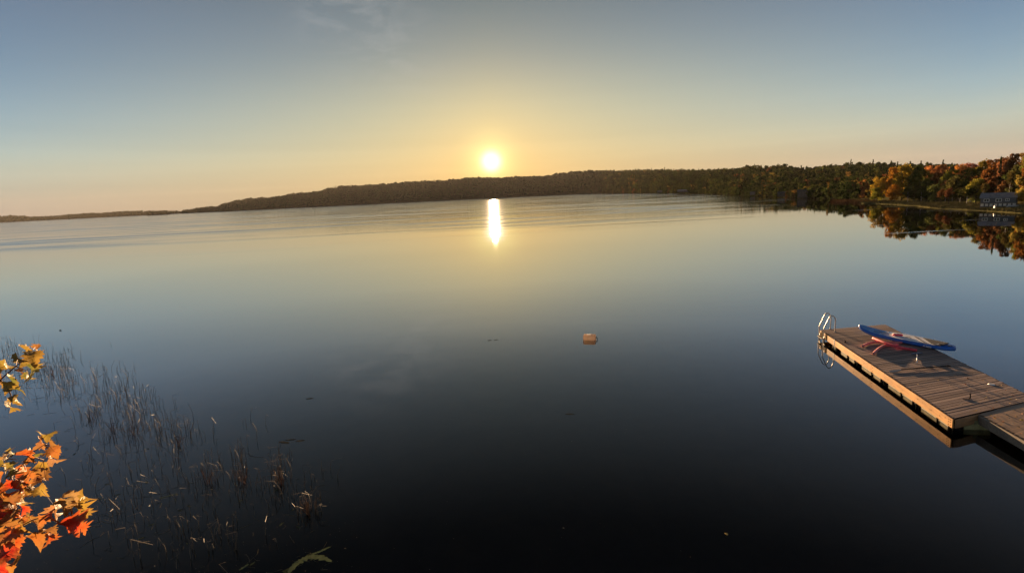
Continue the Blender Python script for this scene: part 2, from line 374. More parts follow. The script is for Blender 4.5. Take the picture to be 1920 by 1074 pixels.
def leaf_crown(seed, nblob, nq, qs, shape='round', spread=1.0):   # many small leaf clumps round the boughs, unit height
    r = np.random.default_rng(seed); P = []; 
    cs = []
    for i in range(nblob):
        h = 0.16+0.80*(i+0.5)/nblob + r.normal()*0.03
        if shape == 'round': w = 0.40*math.sqrt(max(0.03, 1-((h-0.52)/0.52)**2))
        elif shape == 'cone': w = 0.30*(1.05-h)
        else: w = 0.30*math.sqrt(max(0.03, 1-((h-0.48)/0.55)**2))
        a = r.random()*2*math.pi+i*2.4; q = w*math.sqrt(r.random())*spread
        rad = (0.10+0.08*r.random())*(0.6 if shape == 'cone' else 1)
        cs.append((q*math.cos(a), q*math.sin(a), h, rad))
    per = nq//nblob; Vs = []; k = 0
    for (x, y, z, rad) in cs:
        d = r.normal(size=(per, 3)); d /= np.linalg.norm(d, axis=1)[:, None]
        rr = rad*(0.55+0.5*r.random((per, 1)))
        c = np.array([x, y, z])+d*rr*np.array([1.15, 1.15, 0.8])
        nrm = d+r.normal(size=(per, 3))*0.55+np.array([0, 0, 0.25]); nrm /= np.linalg.norm(nrm, axis=1)[:, None]
        a = np.cross(nrm, r.normal(size=(per, 3))); a /= np.linalg.norm(a, axis=1)[:, None]; b = np.cross(nrm, a)
        s = qs*(0.6+0.8*r.random((per, 1)))
        for ca, cb in ((-1, -0.3), (0.2, -1), (1, 0.3), (-0.2, 1)): Vs.append((c+a*s*ca+b*s*cb)[:, None, :]);
    # regroup per blob: four arrays each
    out = []
    for i in range(0, len(Vs), 4): out.append(np.concatenate(Vs[i:i+4], axis=1).reshape(-1, 3))
    V = np.vstack(out); Fc = np.arange(len(V)).reshape(-1, 4); V[:, 2] = np.maximum(V[:, 2], 0.02)
    return V, Fc
def merge(items, tmpl):                        # items: (template, x, y, z, sx, sz, rot, tint)
    by = {}; 
    Vs, Fs, Ts = [], [], []; off = 0
    for (k, x, y, z, sx_, sz_, rot, c) in items:
        V, Fc = tmpl[k]; ca, sa = math.cos(rot), math.sin(rot)
        W_ = np.empty_like(V); W_[:, 0] = (V[:, 0]*ca-V[:, 1]*sa)*sx_+x; W_[:, 1] = (V[:, 0]*sa+V[:, 1]*ca)*sx_+y; W_[:, 2] = V[:, 2]*sz_+z
        Vs.append(W_); Fs.append(Fc+off); off += len(V); Ts.append(np.tile(np.array(c)[None], (len(V), 1)))
    return np.vstack(Vs), np.vstack(Fs), np.vstack(Ts)
class Strip:                                   # a slope between a shore line and a ridge line
    def __init__(s, name, x0, x1, step, base, top, ridge, m=M_soil, pw=0.85, th=True):
        s.base, s.top, s.ridge, s.pw, s.th = base, top, ridge, pw, th; s.x0, s.x1 = x0, x1
        xs = np.arange(x0, x1+step, step); ts = [-0.02, 0, 0.02, 0.1, 0.2, 0.35, 0.5, 0.65, 0.8, 0.92, 1.0, 1.15, 1.4, 1.8]
        V = [tuple(s.pt(x, t_)) for t_ in ts for x in xs]; nx = len(xs)
        Fc = [(j*nx+i, j*nx+i+1, (j+1)*nx+i+1, (j+1)*nx+i) for j in range(len(ts)-1) for i in range(nx-1)]
        me = fast(name, V, Fc, smooth=True); me.materials.append(m); s.o = link(name, me); s.o['kind'] = 'structure'
    def pt(s, x, t_):
        db = interp(s.base, x); dr_ = interp(s.ridge, x); d = db+(dr_-db)*t_
        zr = atd(x, interp(s.top, x), dr_).z-(treeH(dr_)*0.92 if s.th else 0)
        zr = max(zr, 1.0)
        if t_ < 0: z = -1.5
        elif t_ <= 1: z = 0.25*min(1, t_/0.02)+(zr-0.25)*(max(0, t_-0.02)/0.98)**s.pw
        else: z = zr*(1-(t_-1)*0.9)
        q = ray(x, HY-0.05*(x-960)); p = Vector((q.x/q.y*d, d, 0)); p.z = z
        return p
def forest(name, strip, x0, x1, rows, dens, tmpl, kinds, cols, m, label, tmax=1.06, t0=0.03, wfac=0.85, front=1.0):
    items = []
    for j in range(rows):
        x = x0+random.random()*3
        while x < x1:
            tt = t0+(tmax-t0)*((j+random.random())/rows)**(1.0 if t0 > 0.4 else front)
            p = strip.pt(x, min(tt, 1.3)); Ht = treeH(p.y)*random.uniform(0.7, 1.15)*(1+0.22*math.sin(p.x*0.021+1.3*math.sin(p.x*0.0057))+0.12*math.sin(p.x*0.09+p.y*0.05))
            k, c = kinds(x, tt, random.random()), cols(x, tt)
            w = Ht*wfac*random.uniform(0.85, 1.2)
            if k[0] == 'c': Ht *= 1.25; w *= 0.8
            items.append((k, p.x, p.y, p.z-0.4, w, Ht, random.random()*6.28, c))
            x += max(1.0, (Ht*wfac*1000/p.y)*dens*random.uniform(0.7, 1.3))
    V, Fc, T = merge(items, tmpl); me = fast(name, V, Fc, T, smooth=(m is M_far)); me.materials.append(m)
    o = link(name, me); tag(o, label, None, None, 'stuff'); return o, len(items)
def vary(c, s=0.25):
    k = 1+random.uniform(-s, s); return tuple(max(0.002, v*k*(1+random.uniform(-0.1, 0.1))) for v in c)
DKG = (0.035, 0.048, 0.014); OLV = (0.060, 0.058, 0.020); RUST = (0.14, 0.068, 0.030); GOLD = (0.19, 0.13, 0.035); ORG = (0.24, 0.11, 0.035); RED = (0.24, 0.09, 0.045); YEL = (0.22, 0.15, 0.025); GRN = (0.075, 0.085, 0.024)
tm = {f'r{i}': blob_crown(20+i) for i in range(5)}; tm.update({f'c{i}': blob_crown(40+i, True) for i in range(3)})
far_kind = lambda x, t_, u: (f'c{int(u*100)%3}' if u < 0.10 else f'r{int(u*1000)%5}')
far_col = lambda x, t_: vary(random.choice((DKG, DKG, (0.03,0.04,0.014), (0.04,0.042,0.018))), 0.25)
# far left hills
topA = [(-500,416),(-60,411),(0,405),(20,404),(60,405.5),(100,404),(140,401.5),(180,399),(220,396.5),(270,395),(320,395.5),(420,396)]
A1 = Strip('hills', -500, 420, 12, [(-500,2900),(420,2900)], topA, [(-500,3300),(420,3300)])
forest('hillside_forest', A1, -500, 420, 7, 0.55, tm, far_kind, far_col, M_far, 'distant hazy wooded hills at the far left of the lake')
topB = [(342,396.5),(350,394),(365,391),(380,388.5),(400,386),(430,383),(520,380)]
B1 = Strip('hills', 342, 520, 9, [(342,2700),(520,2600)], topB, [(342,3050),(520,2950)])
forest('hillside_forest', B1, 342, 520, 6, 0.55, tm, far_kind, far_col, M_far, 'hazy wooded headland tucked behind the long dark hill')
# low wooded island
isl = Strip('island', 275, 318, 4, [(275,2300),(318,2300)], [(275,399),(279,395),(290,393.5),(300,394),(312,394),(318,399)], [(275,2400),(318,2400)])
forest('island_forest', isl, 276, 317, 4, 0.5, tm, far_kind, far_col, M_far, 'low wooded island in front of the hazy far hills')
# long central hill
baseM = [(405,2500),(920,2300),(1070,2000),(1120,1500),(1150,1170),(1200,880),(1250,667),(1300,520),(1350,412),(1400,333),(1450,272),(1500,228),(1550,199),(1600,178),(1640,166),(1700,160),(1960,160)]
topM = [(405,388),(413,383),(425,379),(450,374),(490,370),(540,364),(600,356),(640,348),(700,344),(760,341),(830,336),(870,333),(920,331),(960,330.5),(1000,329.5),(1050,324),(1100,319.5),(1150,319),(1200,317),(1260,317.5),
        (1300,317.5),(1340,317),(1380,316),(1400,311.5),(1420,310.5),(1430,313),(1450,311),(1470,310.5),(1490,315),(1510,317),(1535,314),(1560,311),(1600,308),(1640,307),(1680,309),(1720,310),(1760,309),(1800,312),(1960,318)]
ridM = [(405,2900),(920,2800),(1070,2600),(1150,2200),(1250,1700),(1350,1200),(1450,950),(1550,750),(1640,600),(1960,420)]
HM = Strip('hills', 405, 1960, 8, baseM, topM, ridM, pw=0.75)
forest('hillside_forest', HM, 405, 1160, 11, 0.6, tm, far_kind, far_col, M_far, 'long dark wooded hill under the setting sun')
tl = {f'l{i}': leaf_crown(60+i, 12, 260, 0.060) for i in range(6)}; tl.update({f'c{i}': leaf_crown(80+i, 10, 160, 0.05, 'cone') for i in range(2)})
mid_kind = lambda x, t_, u: (f'c{int(u*100)%2}' if u < 0.10 else f'l{int(u*1000)%6}')
def mid_col(x, t_):
    u = random.random()
    if t_ < 0.25 and x > 1600 and u < 0.4: return vary(random.choice((ORG, RUST, GOLD)), 0.3)
    if u < 0.03: return vary(RUST)
    if u < 0.07: return vary(GOLD)
    return vary(random.choice((DKG, (0.04,0.05,0.018), GRN)), 0.3)
forest('hillside_forest', HM, 1130, 1800, 20, 0.55, tl, mid_kind, mid_col, M_mid, 'dark green wooded slope behind the right-hand bay', t0=0.004, front=2.0)

# right-hand bay: grassy bank and hillside
baseR = [(1596,172),(1620,150),(1640,146),(1700,130),(1760,112),(1820,102),(1870,95),(1920,88),(2000,80),(2150,70)]
topR = [(1596,372),(1640,371),(1660,362),(1700,356),(1760,350),(1800,344),(1840,345),(1870,338),(1900,332),(1920,328),(1980,322),(2150,318)]
ridR = [(1596,190),(1640,172),(1700,160),(1760,144),(1820,132),(1870,123),(1920,112),(2000,104),(2150,96)]
HR = Strip('shore_bank', 1596, 2150, 8, baseR, topR, ridR, m=M_bank, pw=2.6, th=False)
def colR(x, t_):
    return vary(tuple(1.4*v for v in random.choice((RUST, GRN, OLV, ORG, GOLD, GRN, OLV, GRN))), 0.3)
tlr = {f'l{i}': leaf_crown(90+i, 16, 700, 0.040) for i in range(6)}; tlr['c0'] = leaf_crown(99, 12, 400, 0.04, 'cone')
kR = lambda x, t_, u: ('c0' if u < 0.08 else f'l{int(u*1000)%6}')
forest('hillside_forest', HR, 1700, 2100, 6, 0.62, tlr, kR, colR, M_mid, 'autumn coloured woods climbing the hill behind the cottage', t0=0.45, wfac=0.8)

# individual trees at the edge of the bay -----------------------------------
crowns = {}
for i in range(5): crowns[f'round{i}'] = leaf_crown(200+i, 26, 3000, 0.024)
for i in range(3): crowns[f'tall{i}'] = leaf_crown(220+i, 24, 2600, 0.024, 'tall')
crowns['cone0'] = leaf_crown(230, 18, 2000, 0.022, 'cone', 0.6)
crown_me = {}
for k, (V, Fc) in crowns.items():
    me = fast('crown', V, Fc); me.materials.append(M_tree); crown_me[k] = me
def trunk_mesh(seed, m):
    r = random.Random(seed); b = MB()
    pts = [(0,0,-0.06),(r.uniform(-.01,.01),r.uniform(-.01,.01),0.2),(r.uniform(-.02,.02),r.uniform(-.02,.02),0.5),(r.uniform(-.03,.03),r.uniform(-.03,.03),0.85)]
    b.tube(spline(pts, 3), [0.022*(1-0.085*i) for i in range(10)], 6)
    for k in range(7):
        z = 0.22+0.08*k; a = r.random()*6.28; L = 0.24*(1.1-z)
        b.tube([(0,0,z),(math.cos(a)*L*0.5, math.sin(a)*L*0.5, z+0.08),(math.cos(a)*L, math.sin(a)*L, z+0.18)], [0.009,0.006,0.002], 4)
    o = b.build('trunk', m); me = o.data; bpy.data.objects.remove(o); return me
trunks = [trunk_mesh(i, M_bark) for i in range(4)]; btrunk = trunk_mesh(9, M_birch)
def tree(px, ytop, ybase, wpx, depth, kind, col, label, trunk=None, crown_lo=0.0):
    """a tree whose foot stands on the bank at that depth; its crown sized in metres from its apparent size"""
    foot = atd(px, ybase, depth); top = atd(px, ytop, depth)
    # the ground height under it
    Ht = top.z-foot.z; w = wpx*depth/1000.0
    r_ = empty('maple_tree' if kind[0] == 'r' else ('conifer_tree' if kind[0] == 'c' else 'birch_tree'), foot, label, 'tree', 'trees along the edge of the right-hand bay')
    tr_ = link('trunk', trunk or random.choice(trunks), r_); tr_.scale = (Ht, Ht, Ht); tr_.rotation_euler.z = random.random()*6.28
    c = link('crown', crown_me[kind], r_); c.scale = (w/0.86, w/0.86, Ht*(1-crown_lo)); c.location = (0, 0, Ht*crown_lo); c.rotation_euler.z = random.random()*6.28
    c.color = (col[0]*1.4, col[1]*1.55, col[2]*1.4, 1)
    return r_
TR = [
 (1649,332,376,30,150,'round0',(0.24,0.15,0.022),'low yellow-green tree at the very tip of the wooded point',0.0),
 (1644,352,377,22,148,'round2',(0.13,0.12,0.02),'small olive bush-like tree overhanging the water at the tip of the point',0.0),
 (1672,318,376,26,147,'round1',(0.27,0.12,0.02),'bright orange-gold tree right of the yellow-green tree on the point',0.0),
 (1690,312,376,38,145,'round3',(0.22,0.14,0.02),'big golden tree with a dark green right side, tallest on the point',0.05),
 (1712,311,377,34,143,'tall0',(0.07,0.075,0.02),'tall dark olive tree beside the big golden tree on the point',0.05),
 (1676,348,378,22,141,'round4',(0.26,0.11,0.018),'low orange tree in front of the big golden tree on the point',0.0),
 (1730,320,377,30,140,'round2',(0.11,0.10,0.022),'olive tree standing between the dark tall tree and the red-topped tree',0.08),
 (1749,310,376,38,146,'round0',(0.30,0.12,0.045),'orange-red topped tree at the middle of the wooded shore',0.15),
 (1757,326,378,30,132,'tall1',(0.15,0.065,0.025),'rust brown tree in front of the orange-red topped one',0.15),
 (1738,336,379,24,134,'round3',(0.09,0.09,0.022),'small dull green tree above the grassy bank',0.15),
 (1781,322,378,34,128,'round1',(0.17,0.15,0.028),'yellow-green tree with light leaves at its left edge',0.12),
 (1797,311,377,34,134,'round4',(0.32,0.14,0.04),'orange tree rising behind the yellow-green one',0.2),
 (1815,308,377,36,136,'round2',(0.28,0.085,0.05),'deep red tree, reddest on the wooded shore',0.25),
 (1808,335,379,28,122,'tall2',(0.09,0.08,0.022),'olive brown tree under the deep red crown',0.15),
 (1833,304,378,40,126,'round3',(0.17,0.12,0.025),'broad yellow-olive tree left of the cottage',0.2),
 (1829,335,384,30,112,'round0',(0.20,0.165,0.03),'sunlit yellow tree leaning over the shore left of the cottage',0.2),
 (1857,303,378,36,114,'round1',(0.15,0.06,0.02),'brown-orange tree behind the cottage roof',0.25),
 (1866,322,376,34,124,'tall0',(0.06,0.06,0.02),'dark green tree right behind the cottage',0.2),
 (1892,322,378,30,122,'round4',(0.085,0.07,0.022),'dark olive tree behind the right end of the cottage',0.15),
 (1884,301,378,34,110,'round2',(0.24,0.10,0.05),'rust red tree high above the cottage',0.2),
 (1907,310,382,30,118,'round0',(0.30,0.13,0.045),'orange-red tree right of the cottage',0.1),
 (1920,295,388,34,100,'tall1',(0.14,0.13,0.03),'tall yellow-green tree at the right edge of the picture',0.1),
 (1921,336,392,26,100,'round3',(0.22,0.15,0.025),'golden small tree at the right edge near the water',0.1),
 (1870,296,372,13,110,'cone0',(0.04,0.045,0.02),'dark pointed conifer breaking the skyline above the cottage',0.0),
 (1892,294,376,28,108,'round1',(0.10,0.045,0.02),'dark rust tree on the skyline right of the conifer',0.1),
 (1940,289,392,44,98,'round2',(0.18,0.07,0.02),'orange tree just past the right edge of the picture',0.1),
]
for (px, yt, yb, w, d, k, c, lab, lo) in TR: tree(px, yt, yb, w, d, k, c, lab, None, lo+(0.10 if 1725 < px < 1860 and lo > 0 else 0))
# two slim pale trunks standing clear of the cottage
for (px, yt, yb, d, lab) in ((1891,334,387,102,'slim white birch trunk in front of the right end of the cottage'), (1842,352,391,103,'short pale trunk on the bank left of the cottage')):
    foot = atd(px, yb, d); Ht = atd(px, yt, d).z-foot.z
    r_ = empty('birch_tree', foot, lab, 'tree'); tr_ = link('trunk', btrunk, r_); tr_.scale = (Ht*0.8, Ht*0.8, Ht*1.1)
    c = link('crown', crown_me['tall2'], r_); c.scale = (Ht*0.35, Ht*0.35, Ht*0.45); c.location.z = Ht*0.75; c.color = (0.11, 0.085, 0.025, 1)
# slender trunks below the crowns along the shore
k = 0
for px in list(range(1700, 1836, 7)):
    k += 1; px += random.uniform(-2, 2); d = interp(baseR, px)+random.uniform(8, 16); yb = 381+random.uniform(-2, 2)+max(0, (px-1760))*0.05
    foot = atd(px, yb, d); Ht = random.uniform(2.6, 3.6)
    r_ = empty('young_tree', foot, 'slender grey-stemmed young tree in the row below the big crowns', 'tree', 'slender young trees along the shore')
    tr_ = link('trunk', btrunk if k % 2 else trunks[k % 4], r_); tr_.scale = (Ht*0.9, Ht*0.9, Ht); tr_.rotation_euler.z = k
    c = link('crown', crown_me[('tall1', 'round4')[k % 2]], r_); c.scale = (Ht*0.75, Ht*0.75, Ht*0.62); c.location.z = Ht*0.42
    c.color = (*vary(random.choice((OLV, GRN, RUST, DKG))), 1)

# undergrowth on the bank, and the brown reed strip at the point
def tuft_field(name, pts, hmin, hmax, m, label, n=6, lean=0.3, wd=0.03, tint=None):
    V = []; 
    for p in pts:
        for _ in range(n):
            b = Vector(p)+Vector((random.gauss(0, .25), random.gauss(0, .25), 0)); h = random.uniform(hmin, hmax)
            tip = b+Vector((random.gauss(0, lean)*h, random.gauss(0, lean)*h, h)); a = random.random()*6.28
            s = Vector((math.cos(a), math.sin(a), 0))*wd
            V += [tuple(b-s), tuple(b+s), tuple(tip+s*0.3), tuple(tip-s*0.3)]
    Fc = np.arange(len(V)).reshape(-1, 4); me = fast(name, V, Fc); me.materials.append(m); o = link(name, me); return tag(o, label, None, None, 'stuff')
pts = []
for _ in range(2600):
    x = random.uniform(1600, 2100); tt = random.uniform(0.02, 0.5)**1.3; p = HR.pt(x, tt); pts.append(p)
tuft_field('undergrowth', pts, 0.08, 0.38, simple('undergrowth', (0.13,0.115,0.05), 0.9, var=0.6, scale=0.3), 'rough grass and brush on the far bank', n=7, wd=0.06)
pts = [at(random.uniform(1560, 1640), random.uniform(376.5, 381), 0) for _ in range(260)]
tuft_field('reed_bed', pts, 0.3, 0.8, simple('brown reeds', (0.15,0.085,0.04), 0.9, var=0.4, scale=0.3), 'strip of brown reeds off the tip of the wooded point', n=10, wd=0.04)
# low mossy spit in front of the point
def patch(name, cx, cy, rx_, ry_, z, m, seed=1, ang=0, n=40, rag=0.3, thick=0.01):
    r = random.Random(seed); b = MB(); ph = [r.random()*6.28 for _ in range(4)]; top = []; 
    for k in range(n):
        a = 2*math.pi*k/n; q = 1+rag*(0.5*math.sin(2*a+ph[0])+0.35*math.sin(5*a+ph[1])+0.25*math.sin(9*a+ph[2])+0.2*math.sin(15*a+ph[3]))
        x, y = rx_*q*math.cos(a), ry_*q*math.sin(a); top.append((cx+x*math.cos(ang)-y*math.sin(ang), cy+x*math.sin(ang)+y*math.cos(ang)))
    vs = [(x, y, z+thick) for x, y in top]+[(x, y, z-thick) for x, y in top]
    b.add(vs, [tuple(range(n))]+[((k+1) % n, k, n+k, n+(k+1) % n) for k in range(n)]); return b.build(name, m)
q = at(1735, 386.5); 
o = patch('mud_spit', q.x, q.y, 9, 1.6, 0.03, M_bank, 4, R(-28), thick=0.06); o['kind'] = 'structure'

# ------------------------------------------------------------------ buildings
def house(name, px, py, depth, wm, hm, dm, wallc, roofc, label, wins, yaw=0.0, roofh=0.5, trim=(0.7,0.7,0.68), low=None):
    p = atd(px, py, depth); yaw = -math.atan2(p.x, p.y)+R(-6); r_ = empty(name, p, label, 'house'); r_.rotation_euler.z = yaw
    mwl = simple(name+' wall', wallc, 0.8, var=0.15, scale=3); mr = simple(name+' roof', roofc, 0.8, var=0.2, scale=3); mt = simple(name+' trim', trim, 0.6)
    mg = simple(name+' glass', (0.03,0.035,0.04), 0.1)
    b = MB().box((-wm/2,-dm/2,-0.5),(wm/2,dm/2,hm)); b.add([(-wm/2,-dm/2,hm),(-wm/2,dm/2,hm),(-wm/2,0,hm+roofh)],[(0,2,1)]); b.add([(wm/2,-dm/2,hm),(wm/2,dm/2,hm),(wm/2,0,hm+roofh)],[(0,1,2)])
    b.build('wall', mwl, r_)
    b = MB(); e = 0.18
    for sg in (-1, 1):
        y0 = sg*(dm/2+e); z0 = hm-roofh*e/(dm/2)
        b.add([(-wm/2-e,y0,z0),(wm/2+e,y0,z0),(wm/2+e,0,hm+roofh),(-wm/2-e,0,hm+roofh),(-wm/2-e,y0,z0+.08),(wm/2+e,y0,z0+.08),(wm/2+e,0,hm+roofh+.08),(-wm/2-e,0,hm+roofh+.08)],
              [(0,1,2,3),(4,7,6,5),(0,4,5,1),(1,5,6,2),(3,2,6,7),(0,3,7,4)])
    rf = b.build('roof', mr, r_)
    for (wx, wz, ww, wh) in wins:
        y = -dm/2
        w = MB(); f = 0.07
        w.box((wx-ww/2,y-.05,wz-wh/2),(wx-ww/2+f,y+.02,wz+wh/2)).box((wx+ww/2-f,y-.05,wz-wh/2),(wx+ww/2,y+.02,wz+wh/2)).box((wx-ww/2+f,y-.05,wz-wh/2),(wx+ww/2-f,y+.02,wz-wh/2+f)).box((wx-ww/2+f,y-.05,wz+wh/2-f),(wx+ww/2-f,y+.02,wz+wh/2)).box((wx-.02,y-.045,wz-wh/2+f),(wx+.02,y+.018,wz+wh/2-f))
        wo_ = w.build('window', mt, r_); MB().box((wx-ww/2+f,y-.02,wz-wh/2+f),(wx+ww/2-f,y+.01,wz+wh/2-f)).build('pane', mg, wo_)
    return r_, mwl, mr, mt, mg
hs, mwl, mr, mt, mg = house('lake_cottage', 1872, 386, 100, 4.9, 1.6, 2.6, (0.10,0.11,0.12), (0.22,0.225,0.24), 'low blue-grey cottage with white-framed windows on the bank at the right', [(-1.6,1.1,0.8,0.55),(0.1,1.1,0.85,0.6),(1.3,1.15,0.55,0.45)], yaw=R(-40), roofh=0.75)
for x in (-0.9, 0.45):
    MB().box((x-.4,-1.1,1.6),(x+.4,-0.2,2.2)).build('dormer', mr, hs, bevel=0.05)
for i in range(8):
    x = -2.35+i*0.63
    MB().box((x,-1.52,0.05),(x+0.42,-1.44,0.5)).build('deck_panel', mt, hs)
MB().box((-2.45,-2.0,0.51),(2.6,-1.32,0.58)).build('deck', simple('cottage deck', (0.2,0.17,0.14)), hs)
house('cabin', 1772, 379, 140, 2.9, 1.0, 2.0, (0.22,0.19,0.13), (0.10,0.07,0.05), 'small tan cabin glimpsed between tree trunks on the wooded shore', [(-0.8,0.6,0.5,0.4),(0.6,0.6,0.7,0.4)], yaw=R(-38), roofh=0.4)
house('cabin', 1736, 376, 150, 1.6, 1.4, 1.4, (0.36,0.36,0.36), (0.16,0.16,0.17), 'pale grey cabin gable left of the tan cabin under the trees', [(0,0.9,0.7,0.5)], yaw=R(-38), roofh=0.5)
house('boathouse', 1821, 380, 116, 0.9, 0.55, 0.8, (0.55,0.55,0.55), (0.25,0.25,0.26), 'tiny white hut among trunks left of the cottage', [(0,0.3,0.35,0.25)], yaw=R(-38), roofh=0.2)
house('boathouse', 1281, 359.5, 560, 11.0, 1.2, 4.0, (0.12,0.11,0.12), (0.24,0.24,0.27), 'long low pale building on the far shore below the dark slope', [(-1.8,1.0,1,0.8),(1.8,1.0,1,0.8)], roofh=0.9, trim=(0.25,0.25,0.25))
house('far_cottage', 1237, 361, 640, 5.0, 1.3, 4.0, (0.10,0.085,0.07), (0.17,0.15,0.15), 'dim brown cottage on the far shore left of the pale building', [(-1.2,1.0,1,0.8),(1.2,1.0,1,0.8)], roofh=0.9, trim=(0.25,0.25,0.25))
house('far_cottage', 1411, 364, 310, 2.4, 0.8, 2.0, (0.17,0.155,0.14), (0.12,0.11,0.10), 'small white cottage at the water line of the dark slope', [(0,0.7,0.6,0.4)], roofh=0.5, trim=(0.25,0.25,0.25))
house('far_cottage', 1505, 369, 222, 3.6, 2.1, 3.0, (0.085,0.075,0.065), (0.07,0.062,0.055), 'two-storey blue-grey house half hidden in the dark trees across the bay', [(-1.0,0.7,0.6,0.5),(0.2,0.7,0.6,0.5),(1.2,0.7,0.5,0.5),(-1.0,1.6,0.6,0.5),(0.2,1.6,0.6,0.5),(1.2,1.6,0.5,0.5)], roofh=0.8, trim=(0.26,0.24,0.22))
house('far_cottage', 1465, 367, 250, 3.0, 1.2, 2.4, (0.07,0.06,0.05), (0.065,0.058,0.05), 'dark low cottage left of the two-storey house across the bay', [(-0.8,0.8,0.6,0.4),(0.7,0.8,0.6,0.4)], roofh=0.6, trim=(0.2,0.18,0.16))
# lawn ornament, overturned canoe, moored boat
p = atd(1865, 391, 97); r_ = empty('lawn_lighthouse', p, 'little white lighthouse ornament on the lawn in front of the cottage', 'ornament')
MB().tube([(0,0,-0.1),(0,0,0.42)], [0.15, 0.09], 10).build('tower', M_white, r_); MB().tube([(0,0,0.422),(0,0,0.45),(0,0,0.54),(0,0,0.62)], [0.12,0.07,0.07,0.01], 10).build('lantern', M_white, r_)
p = atd(1902, 388, 97); r_ = empty('canoe', p, 'pale canoe lying overturned on the bank right of the cottage', 'canoe'); r_.rotation_euler.z = R(-18)
hull = []; n = 12
b = MB(); rings = 14
vs = []
for i in range(rings+1):
    u = i/rings*2-1; w = 0.30*math.sqrt(max(0.0, 1-u*u))+0.01; hgt_ = 0.26*math.sqrt(max(0, 1-u**4))+0.02
    for k in range(9):
        a = math.pi*k/8; vs.append((u*1.3, w*math.cos(a), hgt_*math.sin(a)+0.05))
b.add(vs, [(i*9+k, i*9+k+1, (i+1)*9+k+1, (i+1)*9+k) for i in range(rings) for k in range(8)]); b.build('hull', simple('canoe paint', (0.45,0.45,0.44), 0.4), r_, smooth=True)
MB().tube([(-1.3,0,0.06),(-0.6,0,0.34),(0.6,0,0.34),(1.3,0,0.06)], 0.015, 5).build('keel', M_grey, r_)
p = at(1629, 374.6, 0); r_ = empty('motor_boat', p, 'small white boat moored beyond the tip of the wooded point', 'boat'); r_.rotation_euler.z = R(10)
b = MB(); vs = []; sec = [(-1.0,.32,.0),(-.4,.36,.0),(.3,.33,.0),(.8,.18,.03),(1.1,.02,.08)]
for (x, w, z) in sec: vs += [(x,-w,0.32+z),(x,-w*.75,-0.05),(x,w*.75,-0.05),(x,w,0.32+z)]
b.add(vs, [(i*4+k, i*4+k+1, i*4+k+5, i*4+k+4) for i in range(4) for k in range(3)]+[(0,3,2,1)]+[(i*4+3, i*4, i*4+4, i*4+7) for i in range(4)]); b.build('hull', M_white, r_)
MB().box((-0.2,-.22,.33),(0.3,.22,.62)).build('cabin', M_white, r_, bevel=.04); MB().box((-1.15,-.08,.1),(-1.0,.08,.5)).build('outboard_motor', M_dark, r_, bevel=.02)

# ------------------------------------------------------------------ floating dock
ZD = 0.44
A = at(1790,784,ZD); B = at(1540,618,ZD); C = at(1659,608,ZD); D = at(1943,748,ZD)
l = (A-B).normalized(); nO = Vector((l.y, -l.x, 0))          # nO points out to open water on the sunny side
if nO.x > 0: nO = -nO
dock = empty('floating_dock', (B.x, B.y, 0), 'long floating dock of brown planks with an orange-lit cedar side board', 'dock')
Bo = Vector((B.x, B.y, 0))
def dchild(b, name, m, bevel=0, parent=None, smooth=False, frame=None):
    """mesh given in world coordinates, hung under the dock; frame = (origin, x axis) gives it its own local grain axis"""
    if frame is None: frame = (b.v[0], l)
    o0, ax = Vector(frame[0]), Vector(frame[1]).normalized(); ay = Vector((0,0,1)).cross(ax).normalized(); az_ = ax.cross(ay)
    mt_ = Matrix((( ax.x, ay.x, az_.x, o0.x), (ax.y, ay.y, az_.y, o0.y), (ax.z, ay.z, az_.z, o0.z), (0,0,0,1)))
    inv = mt_.inverted(); b.v = [tuple(inv @ Vector(v)) for v in b.v]
    o = b.build(name, m, None, smooth, bevel); par = parent or dock
    o.parent = par; par_w = par.matrix_world if par is not dock else Matrix.Translation(Bo)
    if par is not dock: par_w = PW[par.name]
    o.matrix_basis = par_w.inverted() @ mt_; PW[o.name] = mt_
    return o
PW = {}
# plank mesh shared by all planks: unit length along x
NPL = 58
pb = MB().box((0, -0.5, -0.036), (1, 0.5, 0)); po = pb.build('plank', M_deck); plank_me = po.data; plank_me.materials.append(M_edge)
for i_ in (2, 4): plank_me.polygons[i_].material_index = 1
bpy.data.objects.remove(po)
def seg_h(xa, m_=0): return xa
def plank(P, Q, wd, par, parloc, me, name='plank'):
    o = bpy.data.objects.new(name, me); COL.objects.link(o); o.parent = par
    d = Q-P; o.location = (P.x-parloc.x, P.y-parloc.y, P.z-parloc.z); o.rotation_euler = (random.gauss(0, 0.004), 0, math.atan2(d.y, d.x)); o.scale = (d.length, wd, 1)
    bv = o.modifiers.new('bevel', 'BEVEL'); bv.width = 0.004; bv.segments = 1
    return o
for i in range(NPL):
    u = (i+0.5)/NPL
    Pq = B.lerp(A, u)+nO*random.uniform(-0.004, 0.012); Qq = C.lerp(D, u)-nO*random.uniform(-0.01, 0.02)
    wd = 0.5*((A-B).length+(D-C).length)/NPL-0.028
    p_ = plank(Pq+Vector((0,0,random.gauss(0,0.0015))), Qq, wd*random.uniform(0.97, 1.0), dock, Bo, plank_me)
